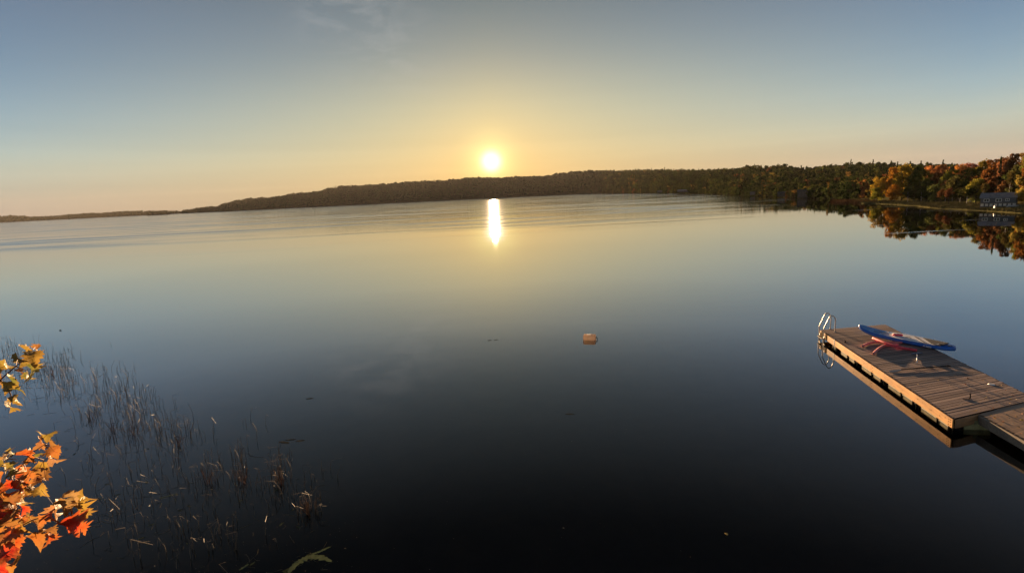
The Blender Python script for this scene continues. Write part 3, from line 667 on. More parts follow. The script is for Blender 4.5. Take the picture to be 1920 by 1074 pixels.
# side board along the sunny edge, in three lengths
def board(name, P, Q, z0, z1, th, out, m, par=None, bevel=0.004):
    d = (Q-P).normalized(); o1 = out*th
    vs = [Vector((p.x, p.y, z)) for z in (z0, z1) for p in (P, Q, Q+o1, P+o1)]
    return dchild(MB().add(vs, [(0,3,2,1),(4,5,6,7),(0,1,5,4),(1,2,6,5),(2,3,7,6),(3,0,4,7)]), name, m, bevel, par, frame=(P+Vector((0,0,z0)), d))
f0 = [0, 0.62, 4.9, (A-B).length+0.03]
e_ = nO*0.022
sb = []
for i in range(3):
    sb.append(board('side_board', B+l*(f0[i]+0.003)+e_, B+l*(f0[i+1]-0.003)+e_, 0.165, 0.412, 0.038, nO, M_fascia))
dn = (D-A).normalized(); eo = Vector((dn.y, -dn.x, 0)); 
if eo.y > 0: eo = -eo
board('end_board', A+eo*0.012, D+eo*0.012, 0.165, 0.412, 0.038, eo, M_cedar)
board('end_board', B-l*0.012-(-l)*0, C-l*0.012, 0.165, 0.412, 0.038, -l, M_fascia)
inr = -nO
rn = (D-C).normalized(); ro = Vector((-rn.y, rn.x, 0)); 
if ro.dot(nO) > 0: ro = -ro
board('side_board', C+ro*0.015, D+ro*0.015, 0.165, 0.412, 0.038, ro, M_fascia)
# galvanised strap and screws
def plate(P, w, z0, z1, name='strap', m=M_zinc):
    o1 = P+nO*0.062
    board(name, o1-l*w/2, o1+l*w/2, z0, z1, 0.006, nO, m, bevel=0.0)
plate(B+l*1.62, 0.075, 0.155, 0.45); plate(B+l*0.60, 0.05, 0.155, 0.45)
LT = (A-B).length
scr = []
for (s_, zs) in [(LT-0.06,(0.22,0.30,0.37)),(LT-0.14,(0.21,0.29,0.36)),(LT-0.30,(0.33,)),(LT-0.55,(0.28,)),(0.15,(0.22,0.29,0.36)),(0.75,(0.23,0.35)),(1.9,(0.3,)),(2.6,(0.26,)),(3.5,(0.33,)),(4.3,(0.27,)),(5.0,(0.22,0.35)),(6.1,(0.3,)),(7.0,(0.26,)),(7.9,(0.33,)),(8.6,(0.27,))]:
    for z_ in zs:
        P = B+l*s_+nO*0.060; P.z = z_
        dchild(MB().tube([P, P+nO*0.005], 0.011, 8), 'screw', M_dark, frame=(P, l))
# under-deck frame: dark joists and cross beams, floats with pale rims
for off in (0.10, 1.5, 2.7):
    P = B+inr*off+l*0.1; Q = A+inr*off-l*0.15
    board('joist', P, Q, 0.20, 0.40, 0.04, inr, M_dark if off < 1 else M_grey)
seg = [(0.95,0.42),(1.85,0.62),(2.62,0.72),(3.75,0.78),(4.62,0.80),(5.75,0.82),(6.65,0.84),(7.75,0.84),(8.62,0.66)]
for (s_, w) in seg:
    P = B+l*s_+inr*0.14; z0, z1 = -0.16, 0.255
    ax = l; prof = [(-0.14,z0),(-0.0,z0+0.0),(0.02,0.0),(0.02,z1-0.05),(-0.03,z1),(-0.9,z1),(-0.94,z1-0.05),(-0.94,z0)]
    vs = []
    for e in (0, 1):
        for (o_, z_) in prof: q = P+ax*(w*e)+nO*o_; vs.append(Vector((q.x, q.y, z_)))
    n_ = len(prof)
    fl = dchild(MB().add(vs, [tuple(range(n_))[::-1], tuple(range(n_, 2*n_))]+[(k, (k+1) % n_, n_+(k+1) % n_, n_+k) for k in range(n_)]), 'float', M_float, 0.02, frame=(P, l))
    q0 = P+nO*0.021; board('rim', Vector((q0.x,q0.y,0))+l*0.03, Vector((q0.x,q0.y,0))+l*(w-0.03), 0.008, 0.02, 0.012, nO, M_rim, par=fl, bevel=0)
for s_ in (0.75, 1.55, 2.52, 3.42, 3.58, 4.56, 5.48, 5.62, 6.60, 7.52, 7.64, 8.60, 9.32):
    P = B+l*s_+inr*0.10; P.z = 0.1
    board('hanger', Vector((P.x,P.y,0)), Vector((P.x,P.y,0))+l*0.05, -0.35, 0.40, 0.05, inr, M_dark, bevel=0)
for (s_) in (3.2, 5.3, 7.35, 9.2):
    P = B+l*s_+inr*0.26; q = Vector((P.x, P.y, 0)); dchild(MB().tube([q+Vector((0,0,-0.5)), q+Vector((0,0,0.38))], 0.17, 16), 'barrel', M_dark, smooth=False, frame=(q, l))
for k in range(2):
    q = A+dn*(0.35+0.10*k)+(-eo)*0.25; q = Vector((q.x, q.y, 0)); dchild(MB().tube([q+Vector((0,0,-0.3)), q+Vector((0,0,0.3))], 0.022, 8), 'pipe', M_steel, smooth=True, frame=(q, l))
# boarding ladder
lad = bpy.data.objects.new('ladder', None); COL.objects.link(lad); lad.parent = dock; PW[lad.name] = Matrix.Translation(Bo)
wdir = (C-B).normalized()
for s_ in (0.06, 0.56):
    O = B+l*s_+nO*0.11; O.z = 0; I = O+wdir*0.54
    up = Vector((0,0,1))
    pts = [O+up*(-0.95), O+up*0.0, O+up*0.50, O+up*0.64+wdir*0.01, O.lerp(I,0.26)+up*0.92, O.lerp(I,0.46)+up*1.12, O.lerp(I,0.66)+up*1.19, O.lerp(I,0.86)+up*1.13, I+up*0.98, I+up*0.75, I+up*0.445]
    dchild(MB().tube(spline(pts, 6), 0.021, 10), 'handrail', M_steel, parent=lad, smooth=True, frame=(O, l))
    dchild(MB().tube([I+up*0.441, I+up*0.452], 0.05, 12), 'foot_plate', M_steel, parent=lad, frame=(I, l))
    q = O-nO*0.05; dchild(MB().tube([q+up*0.30, q+up*0.0+wdir*0.0], 0.02, 8), 'bracket', M_steel, parent=lad, smooth=True, frame=(q, l))
    dchild(MB().tube([q+up*0.32+nO*0.05, q+up*0.32], 0.012, 8), 'bracket', M_steel, parent=lad, frame=(q, l))
for k, z_ in enumerate((0.16, -0.12, -0.40)):
    P = B+l*0.06+nO*0.135; P.z = z_; dchild(MB().add([P+nO*a+l*b_+Vector((0,0,c_)) for c_ in (0,.03) for a, b_ in ((-.07,0),(-.07,.5),(.04,.5),(.04,0))], [(0,3,2,1),(4,5,6,7),(0,1,5,4),(1,2,6,5),(2,3,7,6),(3,0,4,7)]), 'step', M_grey if k == 0 else M_dark, 0.005, lad, frame=(P, l))
# cleats on the deck
def deckp(x, y, z=ZD): return at(x, y, z)
def cleat(px, py, label, rot):
    p = deckp(px, py); r_ = empty('cleat', p, label, 'cleat'); r_.rotation_euler.z = rot
    MB().box((-.06,-.03,0.001),(.06,.03,.014)).build('base', M_dark, r_, bevel=.004)
    MB().tube([(0,0,.014),(0,0,.055)], .016, 8).build('post', M_dark, r_)
    MB().tube([(-.12,0,.075),(-.05,0,.06),(.05,0,.06),(.12,0,.075)], [.01,.016,.016,.01], 8).build('horn', M_dark, r_)
cleat(1585, 642, 'black dock cleat near the ladder', R(70))
p = deckp(1816, 748); r_ = empty('mooring_hook', p, 'dark upright mooring hook near the gangway end of the dock', 'hook')
MB().tube(spline([(-.16,0.02,.012),(-.04,0,.012),(.05,0,.012)], 4), .010, 6).build('base', M_dark, r_)
MB().tube(spline([(.04,0,.01),(.05,0,.10),(.03,0,.16),(.06,0,.17)], 4), .014, 8).build('hook', M_dark, r_)
# gangway ------------------------------------------------------------------
G0 = at(1836, 776, 0.425); G1 = at(1918, 750.5, 0.425); GE = at(1990, 862, 0.425)
gd = (G1-G0).normalized(); gdir = (GE-G0).normalized()
gang = empty('gangway', (G0.x, G0.y, 0), 'lower gangway of lighter brown planks joining the dock at lower right', 'gangway')
Go = Vector((G0.x, G0.y, 0)); gl_ = (G1-G0).length
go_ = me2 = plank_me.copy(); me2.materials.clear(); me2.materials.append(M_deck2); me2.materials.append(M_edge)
perp = Vector((gdir.y, -gdir.x, 0)); 
if perp.x > 0: perp = -perp
NG = 24
for i in range(NG):
    P = G0+gdir*(0.10+0.15*i); Q = P+gd*(gl_)
    plank(P+gd*(0.02+random.uniform(0,0.012)), Q, 0.138, gang, Go, me2)
def gboard(name, P, Q, z0, z1, th, out, m):
    d = (Q-P).normalized(); o1 = out*th
    b = MB().add([Vector((p.x, p.y, z))-Go for z in (z0, z1) for p in (P, Q, Q+o1, P+o1)], [(0,3,2,1),(4,5,6,7),(0,1,5,4),(1,2,6,5),(2,3,7,6),(3,0,4,7)])
    o = b.build(name, m, gang, bevel=0.004); return o
gboard('side_board', G0+gdir*0.04-gd*0.022, G0+gdir*3.7-gd*0.022, 0.165, 0.41, 0.04, perp, M_grey)
gboard('end_board', G0+gd*0.0, G0+gd*gl_, 0.165, 0.385, 0.03, gdir, M_grey)

# ------------------------------------------------------------------ things on the dock
# paddleboard: local x runs tail->nose
nose = at(1607, 616, 0.62); tail = at(1788, 655, 0.55)
bd = (nose-tail); bd.z = 0; BL = bd.length*1.0; bd.normalize()
sup = empty('paddleboard', (tail.x, tail.y, ZD), 'blue and white inflatable paddleboard lying across the dock, its tail over the edge', 'paddleboard'); sup.rotation_euler.z = math.atan2(bd.y, bd.x)
pv_ = Vector((-bd.y, bd.x, 0)); pv_ = pv_ if pv_.y > 0 else -pv_; sup.location += pv_*0.12
BW = 0.43
def half(u):                               # half width along the board, u 0 tail..1 nose
    if u < 0.12: return BW*0.82*math.sqrt(max(0.0, 1-((0.12-u)/0.12)**2.2))
    if u < 0.45: return BW*(0.82+0.18*math.sin((u-0.12)/0.33*math.pi/2))
    return BW*math.sqrt(max(0.0, 1-((u-0.45)/0.55)**2.3))
def rock(u): return 0.035+0.17*max(0, (u-0.70)/0.30)**2.0
TH_B = 0.15
NS = 40; prof = 12; vs = []
for i in range(NS+1):
    u = 0.0005+0.999*(0.5-0.5*math.cos(math.pi*i/NS)); w = max(0.012, half(u)); z = rock(u)
    e = 0.065
    for k in range(prof):
        a = 2*math.pi*k/prof
        cy = math.copysign(max(0, w-min(e, w*0.9)), math.cos(a)) if abs(math.cos(a)) > 1e-6 else 0
        vs.append((u*BL, cy+min(e, w*0.9)*math.cos(a)*(1 if abs(math.cos(a)) > 1e-6 else 0), z+TH_B/2+TH_B/2*math.sin(a)))
b = MB(); b.add(vs, [(i*prof+k, i*prof+(k+1) % prof, (i+1)*prof+(k+1) % prof, (i+1)*prof+k) for i in range(NS) for k in range(prof)]+[tuple(range(prof))[::-1], tuple(NS*prof+k for k in range(prof))])
b.build('hull', M_blue, sup, smooth=True)
def topz(u): return rock(u)+TH_B
def toppatch(name, poly, m, lift, parent=sup, thick=0.003):
    """a flat decal or pad on the board's deck; poly in (u, v) with v as share of half width; strips across u"""
    b = MB(); vs = []; n = len(poly)
    for (u, v0, v1) in poly:
        w = max(0.01, half(u)-0.03)
        for v in (v0, v1): vs.append((u*BL, v*w, topz(u)+lift))
    for (u, v0, v1) in poly:
        w = max(0.01, half(u)-0.03)
        for v in (v0, v1): vs.append((u*BL, v*w, topz(u)+lift-thick))
    fs = [(2*i, 2*i+2, 2*i+3, 2*i+1) for i in range(n-1)]+[(2*n+2*i, 2*n+2*i+1, 2*n+2*i+3, 2*n+2*i+2) for i in range(n-1)]
    fs += [(2*i, 2*n+2*i, 2*n+2*i+2, 2*i+2) for i in range(n-1)]+[(2*i+1, 2*i+3, 2*n+2*i+3, 2*n+2*i+1) for i in range(n-1)]
    fs += [(0, 1, 2*n+1, 2*n), (2*n-2, 4*n-2, 4*n-1, 2*n-1)]
    b.add(vs, fs); return b.build(name, m, parent)
def lin(a, b_, n): return [a+(b_-a)*i/(n-1) for i in range(n)]
toppatch('nose_pad', [(u, -0.99, 0.99) for u in lin(0.64, 0.985, 16)], M_blueT, 0.004)
toppatch('deck_pad', [(u, -0.97, 0.97) for u in lin(0.20, 0.66, 20)], M_pad, 0.008)
toppatch('deck_pad', [(u, -0.97+1.2*max(0, (u-0.56)/0.10), 0.97-1.2*max(0, (u-0.56)/0.10)) for u in lin(0.60, 0.72, 6)], M_pad, 0.010)
# white side band and dark stripes in a V
toppatch('white_band', [(u, 0.80, 1.08) for u in lin(0.14, 0.62, 16)], M_white, 0.012)
toppatch('white_band', [(u, -1.08, -0.80) for u in lin(0.14, 0.62, 16)], M_white, 0.012)
toppatch('stripe', [(u, -0.95+2.0*((0.44-u)/0.24)-0.06, -0.95+2.0*((0.44-u)/0.24)+0.12) for u in lin(0.215, 0.44, 10)], M_char, 0.014)
toppatch('stripe', [(u, -0.95+1.15*((0.30-u)/0.12), 0.90) for u in lin(0.205, 0.29, 6)][0:0] or [(u, 0.80, 0.92) for u in lin(0.20, 0.30, 6)], M_char, 0.016)
toppatch('tail_pad', [(u, -0.99, min(0.97, -0.95+1.9*((0.36-u)/0.20))) for u in lin(0.10, 0.355, 14)], M_char, 0.018)
# raised kick at the tail with three pale marks, valve, bungee, handle
MB().box((0.085*BL, -0.20, topz(.1)+0.018),(0.125*BL, 0.20, topz(.1)+0.058)).build('kick_pad', M_char, sup, bevel=0.012)
for k in range(3): MB().box((0.135*BL, 0.06+0.06*k, topz(.1)+0.019),(0.148*BL, 0.095+0.06*k, topz(.1)+0.022)).build('mark', M_white, sup)
MB().tube([(0.05*BL, 0.05, topz(.05)-0.002),(0.05*BL, 0.05, topz(.05)+0.012)], 0.03, 12).build('valve', M_dark, sup)
MB().tube(spline([(0.055*BL,-0.12,topz(.05)+.006),(0.03*BL,0,topz(.05)+.008),(0.055*BL,0.14,topz(.05)+.006)], 5), 0.006, 6).build('tail_handle', M_dark, sup)
MB().tube(spline([(0.42*BL,0,topz(.45)+.012),(0.45*BL,0,topz(.45)+.035),(0.48*BL,0,topz(.45)+.012)], 5), 0.010, 6).build('handle', M_dark, sup)
for (u0, u1, v0, v1) in ((0.70,0.80,-0.5,0.5),(0.80,0.70,-0.5,0.5),(0.70,0.70,-0.5,0.5),(0.80,0.80,-0.5,0.5)):
    MB().tube([(u0*BL, v0*half(u0), topz(u0)+.010),((u0+u1)/2*BL, (v0+v1)/2*half(.75), topz(.76)+.014),(u1*BL, v1*half(u1), topz(u1)+.010)], 0.005, 5).build('bungee', M_navy, sup)
# printed swirl lines on the nose pad
for k in range(7):
    u0 = 0.70+0.035*k; pts_ = [(u*BL, (0.75*math.sin(3.2*(u-u0)*9+k))*half(u)*0.8, topz(u)+0.0065) for u in lin(u0, min(0.97, u0+0.07), 8)]
    MB().tube(pts_, 0.004, 4).build('print', M_blue, sup)
MB().box((0.985*BL, -0.09, rock(.985)+0.02),(0.999*BL+0.015, 0.09, rock(.99)+0.11)).build('nose_guard', M_white, sup, bevel=0.01)
def lettering(txt, size, loc, rot, m, parent):
    cu = bpy.data.curves.new('lettering', 'FONT'); cu.body = txt; cu.size = size; cu.extrude = 0.002; cu.offset = 0.003
    tmp = bpy.data.objects.new('lettering', cu); COL.objects.link(tmp)
    dg = bpy.context.evaluated_depsgraph_get(); me = bpy.data.meshes.new_from_object(tmp.evaluated_get(dg)); bpy.data.objects.remove(tmp)
    o = bpy.data.objects.new('lettering', me); me.materials.append(m); COL.objects.link(o); o.parent = parent; o.location = loc; o.rotation_euler = rot; return o
lt = lettering('BI RIOT', 0.085, (0.245*BL, half(0.22)+0.006, 0.035+0.03), (R(90), 0, R(180)-math.atan(0.02)), M_white, sup)
# pool noodles
def noodle(pts, rad, m, label):
    P = [Vector(p) for p in pts]; r_ = empty('pool_noodle', P[0], label, 'pool noodle', 'pool noodles on the dock')
    q = [tuple(Vector(p)-P[0]) for p in spline(P, 6)]
    MB().tube(q, rad, 14).build('foam', m, r_, smooth=False).data.shade_smooth()
    d0 = (Vector(q[0])-Vector(q[1])).normalized(); MB().tube([Vector(q[0])+d0*0.0005, Vector(q[0])+d0*0.003], rad*0.38, 10).build('core_hole', M_char, r_)
    return r_
rn_ = 0.052
z = ZD+rn_+0.002
noodle([deckp(1618,648.5,z), deckp(1626,644.5,z), deckp(1638,641.7,z), deckp(1655,641.5,z), deckp(1672,642.0,z), deckp(1691,642.0,z)], 0.047, M_red2, 'faded red noodle curving left under the long straight one')
noodle([deckp(1638,662.5,z), deckp(1646,655,z), deckp(1656,648.6,z), deckp(1668,646.2,z), deckp(1684,645.6,z)], 0.047, M_red2, 'short faded red noodle bending towards the camera, lowest of the three')
z2 = z+0.075
noodle([deckp(1637.5,634,z+0.06), deckp(1650,639,z2), deckp(1664,644.5,z2), deckp(1682,650,z+0.07), deckp(1700,653.5,z), deckp(1719,656.5,z)], rn_, M_red, 'bright red straight noodle lying on top, beside the board')
# pink foam piece on the board
p = at(1683, 630.5, ZD+0.17); r_ = empty('foam_dumbbell', p+Vector((0,0,0.03)), 'small pink float lying on the grey pad of the paddleboard', 'float'); r_.rotation_euler.z = R(-20)
MB().tube([(-.13,0,0.03),(.13,0,0.03)], .05, 12).build('body', M_pink, r_)
MB().box((-.17,-.03,0.0),(-.131,.03,.07)).build('end', M_pink, r_, bevel=.01); MB().box((.131,-.03,0.0),(.17,.03,.07)).build('end', M_pink, r_, bevel=.01)
# water toy: navy blade with a short white shaft
a_ = deckp(1719, 662.5, ZD+0.012); b_ = deckp(1719.3, 680, ZD+0.02)
r_ = empty('short_paddle', a_, 'short paddle with navy blade and white shaft lying near the noodles', 'paddle')
d = b_-a_; 
MB().tube([d*0.12+Vector((0,0,.012)), d+Vector((0,0,.012))], .016, 8).build('shaft', M_white, r_, smooth=True)
w_ = Vector((1, 0.12, 0)); n = 18
vs = [w_*(0.24*math.cos(6.283*k/n))+d.normalized()*(0.11*math.sin(6.283*k/n))+Vector((0,0,zz)) for zz in (0, .02) for k in range(n)]
MB().add(vs, [tuple(range(n))[::-1], tuple(range(n, 2*n))]+[(k, (k+1) % n, n+(k+1) % n, n+k) for k in range(n)]).build('blade', M_navy, r_, bevel=.005)
# long black paddle
a_ = deckp(1690, 693, ZD+0.02); b_ = deckp(1779, 686.5, ZD+0.03); c_ = deckp(1667, 698, ZD+0.008)
r_ = empty('long_paddle', a_, 'long black paddle with a dark flat blade lying across the planks', 'paddle')
MB().tube([Vector((0,0,0.012)), (b_-a_)+Vector((0,0,.012))], .017, 8).build('shaft', M_dark, r_, smooth=True)
q = b_-a_; sdv = Vector((-q.y, q.x, 0)).normalized(); MB().tube([q-sdv*.06+Vector((0,0,.014)), q+sdv*.06+Vector((0,0,.014))], .02, 8).build('grip', M_dark, r_, smooth=True)
q = c_-a_; ax = q.normalized(); sdv = Vector((-ax.y, ax.x, 0)); ol = [(0.0,.015),(.1,.05),(.22,.085),(.34,.09),(.42,.07),(.46,.0)]
ol = [(x*1.15, y) for x, y in ol]; pts_ = [ax*x+sdv*y for x, y in ol]+[ax*x-sdv*y for x, y in ol[-2::-1]]; n = len(pts_)
MB().add([p_+Vector((0,0,zz)) for zz in (0.0, .012) for p_ in pts_], [tuple(range(n))[::-1], tuple(range(n, 2*n))]+[(k, (k+1) % n, n+(k+1) % n, n+k) for k in range(n)]).build('blade', simple('carbon blade', (0.05,0.05,0.065), 0.3), r_)
# white lid
p = deckp(1859, 720.5); r_ = empty('white_lid', p, 'white round lid left on the planks near the right edge of the dock', 'lid')
MB().tube([(0,0,.002),(0,0,.016)], [.085,.08], 20).build('rim', M_white, r_); MB().tube([(0,0,.0165),(0,0,.022)], [.06,.055], 20).build('top', simple('lid top', (.6,.6,.6), .5), r_)
# fallen leaves on dock and gangway
M_fl = [simple('fallen leaf '+n_, c, 0.7, var=0.3, scale=30) for n_, c in (('tan', (0.45,0.30,0.14)), ('gold', (0.6,0.38,0.08)), ('rust', (0.38,0.13,0.05)), ('pale', (0.55,0.47,0.33)))]
def maple_outline():
    half_ = [(0,-0.40),(0.10,-0.42),(0.30,-0.46),(0.31,-0.34),(0.52,-0.24),(0.42,-0.13),(0.60,0.08),(0.44,0.10),(0.50,0.27),(0.36,0.22),(0.25,0.20),(0.30,0.38),(0.18,0.38),(0.13,0.50),(0,0.66)]
    return half_+[(-x, y) for x, y in half_[-2:0:-1]]
MO = maple_outline()
def leaf_mesh(seed, curl, name='leaf'):
    r = random.Random(seed); vs = [(0, 0, 0)]; n = len(MO); fs = []
    for ring, s in ((0, 0.5), (1, 1.0)):
        for (x, y) in MO:
            px_, py_ = x*s*(1+r.uniform(-.06,.06)), y*s*(1+r.uniform(-.06,.06))
            if ring == 0: px_, py_ = px_*0.9, py_*0.9
            z_ = curl*((px_**2)*1.1-(py_**2)*0.8)*(1+r.uniform(-.3,.3))+r.uniform(-.02,.02)*ring+0.06*math.sin(px_*9+seed)*curl
            vs.append((px_, py_, z_))
    for k in range(n):
        k2 = (k+1) % n; fs.append((0, 1+k, 1+k2)); fs.append((1+k, 1+n+k, 1+n+k2, 1+k2))
    me = bpy.data.meshes.new(name); me.from_pydata(vs, [], fs); me.shade_smooth(); return me
flm = []
for i in range(8):
    me = leaf_mesh(100+i, 0.5, 'fallen_leaf'); me.materials.append(M_fl[i % 4]); flm.append(me)
nl = 0
spots = [(1818,744),(1843,712),(1850,733),(1835,707),(1880,737),(1868,752),(1900,741),(1906,748),(1848,745),(1820,728),(1811,720),(1790,702),(1826,770),(1830,769),(1862,764),(1878,757),(1760,712),(1893,756),(1775,735),(1801,757),(1876,722),(1855,718),(1886,731),(1838,738),(1808,741),(1747,690),(1868,733),(1830,752),(1912,738),(1896,748),(1815,709),(1780,722),(1720,720)]
for (x, y) in spots:
    p = deckp(x, y, ZD+0.012); o = bpy.data.objects.new('fallen_leaf', flm[nl % 8]); COL.objects.link(o); o.location = p; s_ = random.uniform(.035, .065); o.scale = (s_,)*3; o.rotation_euler = (random.gauss(0,.3), random.gauss(0,.3), random.random()*6.28)
    tag(o, 'small dry leaf scattered on the planks of the dock', 'leaf', 'dry leaves scattered on the dock'); nl += 1
for (x, y) in [(1866,783),(1872,781),(1893,784),(1905,780),(1915,787),(1880,790),(1899,794),(1910,800),(1858,774+4),(1917,775),(1889,777),(1903,768),(1877,799-4),(1915,812),(1868,776)]:
    p = deckp(x, y, 0.425+0.012); o = bpy.data.objects.new('fallen_leaf', flm[nl % 8]); COL.objects.link(o); o.location = p; s_ = random.uniform(.04, .075); o.scale = (s_,)*3; o.rotation_euler = (random.gauss(0,.3), random.gauss(0,.3), random.random()*6.28)
    tag(o, 'small dry leaf scattered on the lighter gangway', 'leaf', 'dry leaves scattered on the gangway'); nl += 1

# ------------------------------------------------------------------ mooring float in open water
p = at(1105.5, 636, 0); r_ = empty('mooring_float', p, 'lone orange-tan box-shaped mooring float in open water', 'buoy'); r_.rotation_euler.z = R(-16)
b = MB(); hx, hy_, zt = 0.29, 0.20, 0.235
pr = [(-hy_,-0.15),(-hy_,0.12),(-hy_*0.62,zt),(hy_*0.62,zt),(hy_,0.12),(hy_,-0.15)]
vs = [(x*(hx if abs(x) else 1), y, z_) for x in (-1, 1) for (y, z_) in pr]; n = 6
b.add(vs, [tuple(range(n)), tuple(range(n, 2*n))[::-1]]+[(k, n+k, n+(k+1) % n, (k+1) % n) for k in range(n)]); b.build('body', M_foam, r_, bevel=0.035)
MB().tube([(hx,0,0.10),(hx+0.06,0,0.10)], 0.028, 8).build('eyelet', M_dark, r_); MB().box((-0.10,-0.08,zt),(0.08,0.05,zt+0.012)).build('patch', simple('grey patch', (0.45,0.42,0.42), .6), r_, bevel=.004)
MB().tube(spline([(hx+.05,0,.10),(hx+.10,-.02,.03),(hx+.12,-.03,-.3)], 4), 0.012, 6).build('rope', M_dark, r_)

# ------------------------------------------------------------------ reeds and floating bits
def stems(points, name, label, hlo, hhi, bent=0.6, r0=0.0062):
    b = MB()
    for (x, y) in points:
        p = at(x, y, 0); h = random.uniform(hlo, hhi); le = Vector((random.gauss(0, .20), random.gauss(0, .20), 0))
        base_ = p-Vector((0,0,0.25)); k1 = p+le*h+Vector((0,0,h))
        pts_ = [base_, p+le*h*0.3+Vector((0,0,h*0.4)), k1]
        if random.random() < bent:
            a = random.random()*6.28; L = h*random.uniform(0.4, 1.2); pts_.append(k1+Vector((math.cos(a)*L, math.sin(a)*L*0.6, -L*random.uniform(-0.3, 0.8))))
        b.tube(pts_, [r0, r0*0.9, r0*0.7, r0*0.45][:len(pts_)], 4, cap=False)
    o = b.build(name, M_reed); return tag(o, label, None, None, 'stuff')
def cloud(cx, cy, sx_, sy_, n): return [(random.gauss(cx, sx_), random.gauss(cy, sy_)) for _ in range(n)]
P1 = cloud(18, 665, 20, 22, 90)+cloud(60, 690, 26, 18, 60)+cloud(105, 690, 22, 20, 70)+cloud(130, 715, 14, 16, 40)+cloud(195, 720, 25, 20, 46)+cloud(235, 745, 22, 22, 50)+cloud(270, 780, 30, 22, 50)+cloud(330, 810, 32, 22, 40)+cloud(165, 775, 14, 14, 24)+cloud(60, 740, 45, 18, 22)+cloud(215, 800, 30, 20, 26)
P1 += [(x+random.gauss(0, 9), y+random.gauss(0, 7)) for x, y in P1[::2]]
P1 = [(x, y) for x, y in P1 if y > 640 and -40 < x]
stems(P1, 'reeds', 'thin dead reed stems standing in the shallows at the left', 0.06, 0.52, 0.75)
P2 = cloud(385, 890, 25, 22, 50)+cloud(455, 880, 10, 22, 36)+cloud(525, 890, 14, 22, 46)+cloud(500, 930, 36, 14, 24)+cloud(570, 955, 14, 12, 26)+cloud(300, 900, 50, 40, 50)+cloud(330, 1000, 60, 36, 44)+cloud(200, 900, 60, 50, 46)+cloud(600, 880, 24, 12, 7)+cloud(470, 800, 14, 8, 5)+cloud(430, 1010, 50, 30, 22)
stems(P2, 'reeds', 'sparse broken reed stems nearer the camera at lower left', 0.05, 0.42, 0.8, 0.0065)
# distinct brown tufts
tufts = [(98,702,'small dark brown reed tuft by the upper maple twig'), (172,788,'brown reed tuft below the standing reeds, left of the thickest cluster'), (250,815,'matted brown reed tuft in the middle of the reed field'), (213,808,'thin brown tuft just left of the matted reed tuft'), (458,905,'tall narrow brown reed tuft at the right of the reed field'), (527,905,'ragged brown reed tuft right of the tall narrow one'), (580,962,'lowest and rightmost brown reed tuft, bent over the water'), (392,905,'pale broken reed tuft left of the tall narrow one'), (335,835,'dark reed tuft above the pale broken one')]
M_tuft = simple('brown reed', (0.17,0.095,0.055), 0.9, var=0.5, scale=6)
for (x, y, lab) in tufts:
    p = at(x, y, 0); b = MB()
    for _ in range(12):
        q = Vector((random.gauss(0,.05), random.gauss(0,.05), -0.1)); h = random.uniform(.15, .5); le = Vector((random.gauss(0,.22), random.gauss(0,.22), 1)).normalized()
        pts_ = [q, q+le*(h*0.6+.1), q+le*(h+.1)]
        if random.random() < .6: a = random.random()*6.28; pts_.append(pts_[-1]+Vector((math.cos(a)*.12, math.sin(a)*.12, random.uniform(-.12,.02))))
        b.tube(pts_, [.006,.005,.004,.002][:len(pts_)], 4, cap=False)
    o = b.build('reed_tuft', M_tuft); o.location = p; tag(o, lab, 'reeds', 'brown reed tufts in the shallows')
# floating straws, leaves and specks
b = MB()
for _ in range(230):
    x = random.uniform(0, 620); y = random.uniform(700, 1074)
    if y < 640+x*0.42: continue
    p = at(x, y, 0.004); a = random.random()*6.28; L = random.uniform(.03, .28)*random.random()+.02; d = Vector((math.cos(a), math.sin(a), 0))*L; k = Vector((random.gauss(0,.3), random.gauss(0,.3), 0))*L
    b.tube([p-d, p+k, p+d], .0028, 4, cap=False)
tag(b.build('floating_straw', simple('pale straw', (0.17,0.14,0.09), .9, var=.5, scale=2)), 'pale bits of straw floating among the reeds', None, None, 'stuff')
V = []; 
for _ in range(360):
    x = random.uniform(0, 680) if random.random() < .9 else random.uniform(680, 1300); y = random.uniform(760, 1074)
    if x < 680 and y < 650+x*0.42: continue
    p = at(x, y, 0.006); s_ = random.uniform(.004, .014); a = random.random()*6.28
    if random.random() < .05: s_ *= 2
    for k in range(4): V.append((p.x+s_*math.cos(a+k*1.57)*(1 if k % 2 else .5), p.y+s_*math.sin(a+k*1.57)*(1 if k % 2 else .5), .004+random.uniform(0, .004)))
me = fast('floating_debris', V, np.arange(len(V)).reshape(-1, 4)); me.materials.append(simple('debris', (0.17,0.15,0.11), .9, var=.6, scale=3)); tag(link('floating_debris', me), 'tiny leaves and specks floating on the dark water', None, None, 'stuff')
# green algae mat, lily leaves
M_alg = simple('algae', (0.10,0.125,0.065), 0.85, var=0.3, scale=9)
def algae(pts, label, w, name='algae_mat'):
    r = random.Random(len(label)); vs = []; q = spline([at(x, y, 0.005) for x, y in pts], 8); n = len(q)
    for i, p_ in enumerate(q):
        d = (q[min(i+1, n-1)]-q[max(i-1, 0)]).normalized(); s = Vector((-d.y, d.x, 0)); f = math.sin(math.pi*(i+.5)/n)**.6
        vs += [p_+s*w*f*r.uniform(.4, 1.2), p_-s*w*f*r.uniform(.4, 1.2)]
    vs2 = [v-Vector((0,0,.008)) for v in vs]; m_ = len(vs)
    fs = [(2*i, 2*i+1, 2*i+3, 2*i+2) for i in range(n-1)]+[(2*i, 2*i+2, m_+2*i+2, m_+2*i) for i in range(n-1)]+[(2*i+1, m_+2*i+1, m_+2*i+3, 2*i+3) for i in range(n-1)]
    o = MB().add(vs+vs2, fs).build(name, M_alg); return tag(o, label, 'algae')
